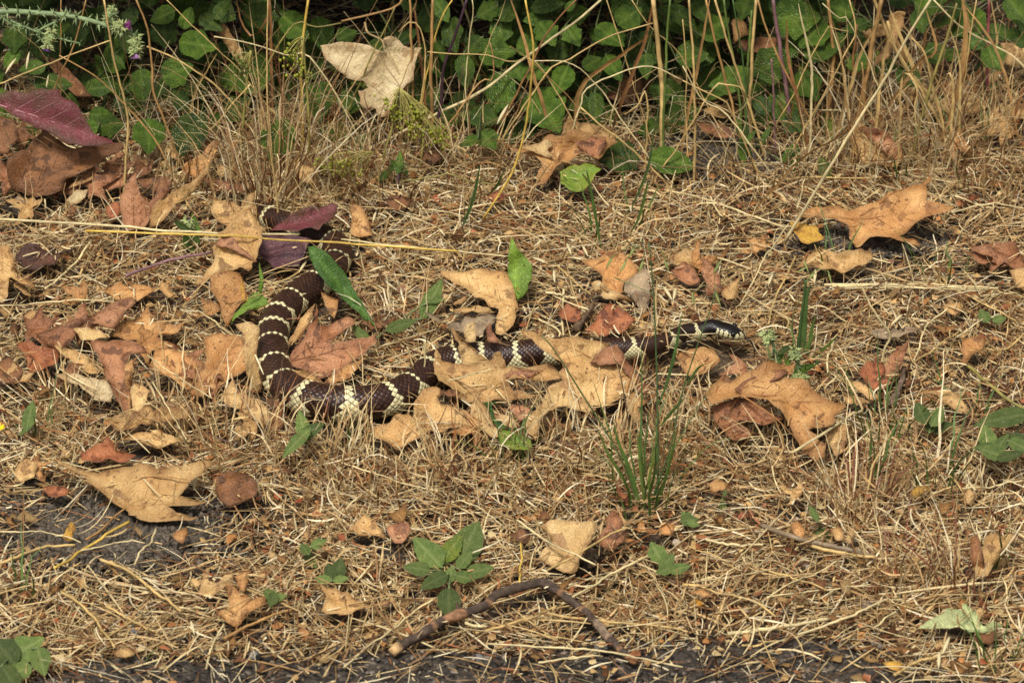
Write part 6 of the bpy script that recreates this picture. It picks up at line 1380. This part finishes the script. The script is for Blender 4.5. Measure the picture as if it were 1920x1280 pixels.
# ------------------------------------------------------------------ stones
STONE = attr_mat('stone', .8, .25, 260, .4, .6)
def stone_mesh(seed, c):
    g = np.random.default_rng(seed); V, F = ball((0, 0, 0), 1, .85, .65, 12, 9)
    for _ in range(7):
        d = norm(g.normal(0, 1, 3)); h = g.uniform(.5, .8); e = V @ d; V = V - np.maximum(e - h, 0)[:, None] * d * .9
    V += g.normal(0, .02, V.shape)
    return mesh('stone', V, F, np.broadcast_to(lin(c), (len(V), 3)) * g.uniform(.85, 1.1, (len(V), 1)), True, [STONE])
for cr, x, y, d, c, l_ in (('G', 1420, 1125, 75, (150, 146, 140), 'pale grey angular stone on foreground chaff'), ('G', 1525, 1170, 55, (150, 130, 108), 'dull tan pebble beside the pale grey stone'), ('G', 750, 1000, 80, (120, 118, 122), 'blue-grey flat stone sunk in foreground chaff'),
                           ('I', 85, 845, 95, (196, 140, 52), 'round orange-yellow pebble near the stick'), ('I', 360, 876, 46, (214, 190, 160), 'cream seed-like pebble left of the glassy one'), ('I', 568, 874, 50, (158, 150, 142), 'grey glassy pebble beside a cream pebble'),
                           ('I', 618, 864, 44, (222, 196, 156), 'cream pebble with hollow centre'), ('I', 595, 1000, 50, (196, 170, 144), 'pinkish pebble against a black stone'), ('I', 560, 1025, 60, (40, 38, 38), 'black stone at the asphalt edge'), ('I', 1125, 1016, 76, (48, 44, 44), 'smooth black oval stone by the pale green leaf'),
                           ('I', 1030, 850, 80, (140, 126, 120), 'rough grey-mauve stone behind wide straw'), ('I', 630, 370, 44, (224, 200, 176), 'white round seed above orange oval leaf'), ('I', 1700, 1035, 60, (50, 46, 44), 'dark stone under the pale green leaf'), ('I', 690, 630, 50, (170, 156, 140), 'dusty pebble in mid foreground chaff'),
                           ('H', 765, 1140, 64, (130, 128, 126), 'grey angular pebble on asphalt under the stick'), ('H', 190, 1195, 56, (170, 130, 70), 'ochre pebble on the asphalt'), ('H', 1575, 980, 66, (44, 42, 42), 'shiny black pebble right of the stick'), ('H', 805, 1210, 80, (74, 68, 66), 'dark lump of asphalt below the stick'), ('H', 1450, 1085, 90, (104, 104, 102), 'flat grey stone touching the stick end'),
                           ('H', 625, 1190, 60, (92, 86, 82), 'dull grey pebble on asphalt'), ('H', 680, 1110, 40, (60, 56, 54), 'small black pebble under the stick'), ('H', 1660, 800, 64, (180, 110, 60), 'orange-brown pebble near the stick'), ('H', 1205, 755, 56, (222, 196, 140), 'pale disc-shaped pebble touching the stick kink'), ('H', 1870, 500, 66, (204, 186, 160), 'cream stone right of the pale buff leaf'),
                           ('G', 1790, 1000, 0, (0, 0, 0), ''), ('G', 130, 100, 22, (40, 36, 34), 'black round gall on the tan leaf')):
    if not d: continue
    p = pts(cr, [(x, y)])[0]; r_ = d * S3 / PXM / 2
    g = ground([p], TH * .7 + r_ * .35 + (.006 if 'gall' in l_ else 0))[0]
    o = obj('stone', stone_mesh(int(x * 3 + y), c), loc=tuple(g)); o.scale = (r_,) * 3; o.rotation_euler = (0, 0, R.uniform(0, 6.28)); tag(o, l_, 'stone')
GM = [stone_mesh(s_, c) for s_, c in ((1, (74, 70, 68)), (2, (96, 92, 88)), (3, (56, 52, 50)), (4, (132, 120, 108)), (5, (170, 152, 134)), (6, (84, 70, 60)))]
for _ in range(330):
    x = R.uniform(300, 1700); y = R.uniform(1195, 1285); k = int(R.integers(6)); r_ = R.uniform(.0009, .0022) * (1.7 if R.random() < .08 else 1); g = ground([(x, y)], TH + .0016 + r_ * .3)[0]
    if g[1] > edge_y(np.array([g[0]]))[0] + .01: continue
    o = obj('pebble', GM[k], loc=tuple(g)); o.scale = (r_, r_ * R.uniform(.7, 1), r_ * .8); o.rotation_euler = (R.normal(0, .3), R.normal(0, .3), R.uniform(0, 6.28)); tag(o, 'small %s pebble loose on the asphalt edge' % ('grey', 'light grey', 'black', 'tan', 'cream', 'brown')[k], 'pebble', 'pebbles on the asphalt')

# gravel and grit of the asphalt edge
n = 3600; x = R.uniform(-.5, .5, n); y = edge_y(np.clip(x, -.7, .7)) + .02 - R.random(n) ** .8 * .14; s_ = R.uniform(.0006, .0021, n) * np.where(R.random(n) < .06, 1.8, 1)
oc = np.array([(1, 0, 0), (-1, 0, 0), (0, 1, 0), (0, -1, 0), (0, 0, 1), (0, 0, -1)]) * .9; of = np.array([(0, 2, 4), (2, 1, 4), (1, 3, 4), (3, 0, 4), (2, 0, 5), (1, 2, 5), (3, 1, 5), (0, 3, 5)])
V = np.stack([x, y, H(x, y) + np.where(y < edge_y(np.clip(x, -.7, .7)) - .012, .0096, .006)], 1)[:, None] + s_[:, None, None] * (oc[None] * R.uniform(.6, 1.2, (n, 6, 1)) + R.normal(0, .12, (n, 6, 3))); F = (of[None] + (np.arange(n) * 6)[:, None, None]).reshape(-1, 3)
gp = lin(np.array([(60, 55, 50), (84, 76, 68), (40, 37, 35), (120, 106, 90), (150, 134, 114), (96, 78, 62)])); cc = gp[R.choice(6, n, p=[.3, .25, .18, .12, .06, .09])]
tag(obj('gravel', mesh('gravel', V.reshape(-1, 3), [F], np.repeat(cc, 6, 0), False, [STONE])), 'fine dark gravel and grit along the asphalt edge', 'gravel', kind='stuff')

# ------------------------------------------------------------------ oat husks
HUSK = attr_mat('husk', .5, .35, 300, .25, trans=.1)
t = np.linspace(0, 1, 9); V, F = tube(np.stack([t * 0, t, .06 * np.sin(t * 3)], 1), .075 * np.clip(np.sin(t * math.pi), .06, 1) ** .8, 6, flat=.6); HM = mesh('oat_husk', V, F, np.broadcast_to(lin((222, 206, 160)), (len(V), 3)), True, [HUSK])
for cr, x, y, l_, a in (('E', 1188, 290, 100, 92), ('E', 1100, 110, 100, 50), ('E', 1270, 140, 90, 110), ('E', 1110, 205, 110, 160), ('E', 560, 45, 90, 130), ('E', 200, 250, 110, 15), ('E', 1360, 150, 90, 115), ('E', 480, 195, 100, 170), ('E', 1820, 385, 110, 120), ('E', 1860, 390, 100, 75), ('E', 190, 150, 90, 130), ('E', 880, 90, 80, 110), ('E', 1320, 195, 90, 170), ('E', 780, 100, 80, 20),
                        ('F', 738, 290, 110, 80), ('F', 490, 310, 100, 65), ('F', 460, 390, 80, 50), ('F', 1195, 535, 130, 40), ('F', 610, 410, 70, 120), ('F', 1530, 900, 110, 150), ('B', 60, 1220, 90, 130), ('B', 110, 1220, 90, 60), ('B', 185, 1210, 110, 75), ('D', 1690, 240, 90, 60), ('G', 1075, 970, 90, 110), ('G', 1090, 150, 130, 85), ('G', 650, 1200, 90, 150), ('I', 1430, 1150, 100, 80), ('I', 1470, 1070, 110, 60), ('A', 60, 370, 120, 55), ('A', 155, 340, 110, 80), ('A', 265, 455, 80, 80), ('B', 900, 640, 140, 60)):
    p = pts(cr, [(x, y)])[0]
    if cr in 'AB' and y < 700: mid = upright([p], 320, .1)[0]; nm = 'husk'; lb = 'pale oat husk dangling before the shrubs'; gr = 'oat husks hanging at the back'; d = math.cos(math.radians(a)) * RT + math.sin(math.radians(a)) * UP
    else: mid = ground([p], TH + .008)[0]; lb = 'loose pale oat husk lying on the mat'; gr = 'oat husks on the mat'; d = norm(np.array((math.cos(math.radians(a)), math.sin(math.radians(a)) * 1.6, .12)))
    s_ = l_ * S3 / PXM * (1.3 if cr not in 'AB' and 50 < a < 130 else 1); zz = norm(np.array((0, -.5, 1)) - d * (np.array((0, -.5, 1)) @ d)); xx = np.cross(d, zz); lo = mid - d * s_ / 2
    o = obj('oat_husk', HM); o.matrix_world = Matrix(((xx[0] * s_, d[0] * s_, zz[0] * s_, lo[0]), (xx[1] * s_, d[1] * s_, zz[1] * s_, lo[1]), (xx[2] * s_, d[2] * s_, zz[2] * s_, lo[2]), (0, 0, 0, 1))); tag(o, lb, 'husk', gr)

# yellow flower at the left edge
g = ground([(-6, 850)], 0)[0]; fl = empty('yellow_flower', g, 'bright yellow flower at the left edge of the verge', 'flower')
P = spline(np.array([g, g + (0, 0, .012), g + (.002, 0, .02)]), 8); V, F = tube(P - g, .0006, 5); obj('stem', mesh('flower_stem', V, F, np.broadcast_to(lin((110, 130, 60)), (len(V), 3)), True, [STALK]), fl)
m = plain_mat('yellow_petal', (236, 204, 30), .5, .3, .15)
for k in range(9):
    a = k * .698; d = np.array((math.cos(a), math.sin(a) * .8, .5)); V, F = ribbon(P[-1] - g + norm(d) * np.linspace(0, .006, 6)[:, None], .0022 * np.array([.5, .9, 1, 1, .9, .6]), np.array((-math.sin(a), math.cos(a), 0)), .2); obj('petal', mesh('petal', V, F, mats=[m]), fl)

# ------------------------------------------------------------------ broken leaf pieces
FRAG = {}
for c_ in ('tan', 'orange', 'rust', 'pale', 'brown', 'red'):
    FRAG[c_] = []
    for k in range(4):
        g = np.random.default_rng(hash_seed := 77 + k + 10 * len(FRAG)); n = int(g.integers(5, 9)); a = np.sort(g.uniform(0, 6.28, n)); rr = g.uniform(.45, 1, n)
        P2 = np.stack([np.cos(a) * rr, np.sin(a) * rr * .7], 1) * .012
        V, F, C, hf, _, _ = sheet(P2, [], g.uniform(.02, .2), .05, 0, g, g.uniform(-.6, .6)); V, F, C = thicken(V, F, C, .0003)
        FRAG[c_].append(mesh('leaf_fragment', V / .012, F, C, True, [leaf_mat(c_, k)]))
FL = dict(tan='small broken tan leaf piece on the dry mat', orange='small broken orange leaf piece on the dry mat', rust='small broken rust leaf piece on the dry mat', pale='small broken pale leaf piece on the dry mat', brown='small broken brown leaf piece on the dry mat', red='small broken reddish leaf piece on the dry mat')
keys = list(FRAG); made = 0
while made < 290:
    px, py = R.uniform(-20, 1940), R.uniform(330, 1275); g = ground([(px, py)], TH + R.uniform(.001, .008))[0]
    if covered(g[:1], g[1:2])[0] > 0: continue
    c_ = keys[int(R.choice(6, p=[.26, .24, .18, .12, .12, .08]))]; s_ = R.uniform(.004, .0125) * (1.0 if py > 800 else 1.2)
    o = obj('leaf_fragment', FRAG[c_][int(R.integers(4))], loc=tuple(g)); o.scale = (s_, s_ * R.uniform(.6, 1), s_); o.rotation_euler = (.35 + R.normal(0, .35), R.normal(0, .35), R.uniform(0, 6.28)); tag(o, 'small broken %s leaf piece near %s' % (c_ if c_ != 'red' else 'reddish', mark(px, py)), 'leaf piece', 'broken leaf pieces on the mat'); made += 1

# ------------------------------------------------------------------ the thatch
def on_soil(x, y):
    """probability that straw covers this spot: thinner over the bare patches and the asphalt"""
    k = np.ones(len(x))
    for px, py, rx, ry, lo in ((205, 1000, 190, 62, .04), (1640, 452, 110, 30, .1), (1360, 285, 110, 60, .12), (1180, 205, 60, 40, .4), (1560, 270, 60, 40, .3), (660, 640, 40, 30, .5), (1010, 560, 40, 20, .5), (1850, 700, 60, 40, .6), (1104, 1052, 30, 22, .02)):
        c = ground([(px, py)])[0]; sx = rx / PXM; sy = ry / PXM / .53
        k = np.minimum(k, 1 - (1 - lo) * np.exp(-(((x - c[0]) / sx) ** 2 + ((y - c[1]) / sy) ** 2) * .7) * 1.25)
    e = edge_y(np.clip(x, -.7, .7)); k = np.where(y < e - .004, np.clip(.22 - (e - y) * 1.6, .08, .22), k)
    k = np.where(y > .33, k * np.clip(1 - (y - .33) * 5, .12, 1), k)
    return np.clip(k, .05, 1)

def scatter(n, lo, hi, seed_y=None):
    x = R.uniform(-.62, .62, n); y = R.uniform(-.52, .85, n)
    keep = R.random(n) < on_soil(x, y)
    x, y = x[keep], y[keep]; cz = covered(x, y); keep = (cz == 0) | ((R.random(len(x)) < .22) & (np.hypot(x - P0[-12, 0], y - P0[-12, 1]) > .035))
    return x[keep], y[keep], cz[keep]

def thatch(n, l0, l1, w0, w1, zmax, bend, tubes, k=4, over=.04):
    x, y, cz = scatter(n, l0, l1); n = len(x)
    ln = l0 + (l1 - l0) * R.random(n) ** 1.7
    # locally combed directions
    a = vnoise(x * 9 + 5, y * 9 + 7) * 2.6 + R.normal(0, .9, n) + np.where(R.random(n) < .5, 0, math.pi)
    tilt = R.normal(.03, .16, n); z = H(x, y) + TH * .25 + zmax * R.random(n) ** 1.5
    z = z + np.where(y < edge_y(np.clip(x, -.7, .7)) - .008, .0065, 0)
    top = (cz > 0) & (R.random(n) < over / .22) & (cz < .03); z = np.where(top, H(x, y) + cz + .0015, np.where(cz > 0, np.minimum(z, H(x, y) + TH * .7), z)); tilt = np.where(cz > 0, tilt * .3, tilt)
    t = np.linspace(-.5, .5, k); d = np.stack([np.cos(a), np.sin(a)], 1); nn = np.stack([-d[:, 1], d[:, 0]], 1)
    bz = R.normal(0, bend, n); bx = R.normal(0, bend * 1.4, n)
    P = np.zeros((n, k, 3)); q = (t ** 2 - .08)[None]
    P[..., :2] = np.stack([x, y], 1)[:, None] + d[:, None] * (t[None] * ln[:, None])[..., None] + nn[:, None] * (bx[:, None] * ln[:, None] * q)[..., None]
    P[..., 2] = z[:, None] + np.sin(tilt)[:, None] * t[None] * ln[:, None] - np.abs(bz)[:, None] * ln[:, None] * q * np.where(R.random(n) < .7, 1, -1)[:, None]
    P[..., 2] = np.maximum(P[..., 2], H(P[..., 0], P[..., 1]) + .001)
    w = R.uniform(w0, w1, n)[:, None] * (1 - .5 * np.abs(t * 2) ** 3)[None]
    S = norm(np.stack([nn[:, 0], nn[:, 1], R.normal(0, .45, n)], 1)); cc = straw_cols(n)
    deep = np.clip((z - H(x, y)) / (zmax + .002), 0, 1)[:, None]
    cc = cc * (1 - (1 - deep) * np.array((.22, .30, .36)) * (R.random((n, 1)) < .6))         # many straws low in the mat are tinted darker and browner
    if tubes:
        N_ = norm(np.cross(S, np.concatenate([d, np.zeros((n, 1))], 1))); V, F = many_tubes(P, w, S, N_); m_ = 3
    else: V, F = many_ribbons(P, w, S); m_ = 2
    return V, [F], np.repeat(cc, k * m_, 0)
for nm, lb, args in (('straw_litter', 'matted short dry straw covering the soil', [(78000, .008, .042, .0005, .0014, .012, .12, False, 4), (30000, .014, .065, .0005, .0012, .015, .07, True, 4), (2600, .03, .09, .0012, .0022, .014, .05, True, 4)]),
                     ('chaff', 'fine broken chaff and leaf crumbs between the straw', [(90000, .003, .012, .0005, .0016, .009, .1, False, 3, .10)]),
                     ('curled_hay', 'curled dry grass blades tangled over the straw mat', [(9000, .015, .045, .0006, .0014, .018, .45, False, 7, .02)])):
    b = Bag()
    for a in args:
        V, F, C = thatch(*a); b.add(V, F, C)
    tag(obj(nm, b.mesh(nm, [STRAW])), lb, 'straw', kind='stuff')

# flakes of broken leaf too small and many to count
x, y, cz = scatter(15000, 0, 0); ok = cz == 0; x, y = x[ok], y[ok]; n = len(x)
prof = np.array([(math.cos(a) , math.sin(a) * .75, 0) for a in np.linspace(0, 6.2832, 7)[:-1]] + [(0, 0, .25)])
s_ = R.uniform(.0016, .0052, n); rot = R.uniform(0, 6.28, n); V = prof[None] * R.uniform(.5, 1.15, (n, 7, 1)); V[:, :, 2] += R.normal(0, .16, (n, 7)); tx = R.normal(.2, .45, n)
V = np.stack([V[..., 0], V[..., 1] * np.cos(tx)[:, None] - V[..., 2] * np.sin(tx)[:, None], V[..., 1] * np.sin(tx)[:, None] + V[..., 2] * np.cos(tx)[:, None]], -1)
V = np.stack([V[..., 0] * np.cos(rot)[:, None] - V[..., 1] * np.sin(rot)[:, None], V[..., 0] * np.sin(rot)[:, None] + V[..., 1] * np.cos(rot)[:, None], V[..., 2]], -1) * s_[:, None, None]
V += np.stack([x, y, H(x, y) + TH * .4 + .009 * R.random(n) + np.where(y < edge_y(np.clip(x, -.7, .7)) - .008, .006, 0)], 1)[:, None]
f = np.array([(6, i, (i + 1) % 6) for i in range(6)]); F = (f[None] + (np.arange(n) * 7)[:, None, None]).reshape(-1, 3)
fp = lin(np.array([(206, 166, 108), (190, 132, 76), (168, 106, 66), (216, 190, 136), (138, 92, 58), (164, 92, 56), (186, 146, 96)])); cc = fp[R.choice(7, n, p=[.24, .2, .14, .12, .14, .06, .1])] * R.uniform(.7, 1.1, (n, 1))
tag(obj('leaf_flakes', mesh('leaf_flakes', V.reshape(-1, 3), [F], np.repeat(cc, 7, 0), True, [STRAW])), 'crumbled leaf flakes mixed through the straw', 'leaf litter', kind='stuff')

# thin arching stems tangled in front of the shrubs
n = 900; px = np.where(R.random(n) < .45, R.normal(560, 190, n), R.uniform(-60, 1980, n)); px = np.where(R.random(n) < .25, R.normal(1700, 140, n), px); py = R.uniform(215, 375, n)
b_ = ground(np.stack([px, py], 1), 0); k = 9; t = np.linspace(0, 1, k); ln = R.uniform(.06, .22, n) * np.where(py > 330, .6, 1); a = R.uniform(0, 6.28, n); el = R.uniform(.25, 1.35, n); dr = R.uniform(.1, .9, n)
d = np.stack([np.cos(a) * np.cos(el), np.sin(a) * np.cos(el) * .6, np.sin(el)], 1)
P = b_[:, None] + d[:, None] * (t[None] * ln[:, None])[..., None] + np.cumsum(R.normal(0, .0012, (n, k, 3)), 1); P[..., 2] -= (dr * ln * .8)[:, None] * t[None] ** 2.4; P[..., 2] = np.maximum(P[..., 2], H(P[..., 0], P[..., 1]) + .002)
w = R.uniform(.0005, .0012, n)[:, None] * (1 - .5 * t)[None]; S = norm(np.stack([-np.sin(a), np.cos(a), 0 * a], 1)); N_ = norm(np.cross(d, S)); V, F = many_tubes(P, w, S, N_)
tag(obj('hay_tangle', mesh('hay_tangle', V, [F], np.repeat(straw_cols(n), k * 3, 0), True, [STRAW])), 'fine dry stems tangled at the foot of the shrubs', 'hay', kind='stuff')

# dark crumbs of soil on the bare patches
n = 11200; px = np.concatenate([R.normal(205, 120, 7000), R.normal(1640, 100, 1900), R.normal(1370, 90, 2300)]); py = np.concatenate([R.normal(1000, 36, 7000), R.normal(452, 18, 1900), R.normal(285, 26, 2300)])
g = ground(np.stack([px, py], 1), .0042); s_ = R.uniform(.0008, .003, n) * np.where(R.random(n) < .1, 1.6, 1)
oc = np.array([(1, 0, 0), (-1, 0, 0), (0, 1, 0), (0, -1, 0), (0, 0, 1), (0, 0, -1)]) * .9; of = np.array([(0, 2, 4), (2, 1, 4), (1, 3, 4), (3, 0, 4), (2, 0, 5), (1, 2, 5), (3, 1, 5), (0, 3, 5)])
V = g[:, None] + s_[:, None, None] * (oc[None] * R.uniform(.6, 1.2, (n, 6, 1)) + R.normal(0, .12, (n, 6, 3))); F = (of[None] + (np.arange(n) * 6)[:, None, None]).reshape(-1, 3)
tag(obj('soil_crumbs', mesh('soil_crumbs', V.reshape(-1, 3), [F], np.repeat(lin((100, 91, 80)) * R.uniform(.45, 1.3, (n, 1)), 6, 0), True, [attr_mat('soil_crumb', .95, .1, 400, .4, .5)])), 'crumbly dark grey soil lumps on the bare patches', 'soil', kind='stuff')
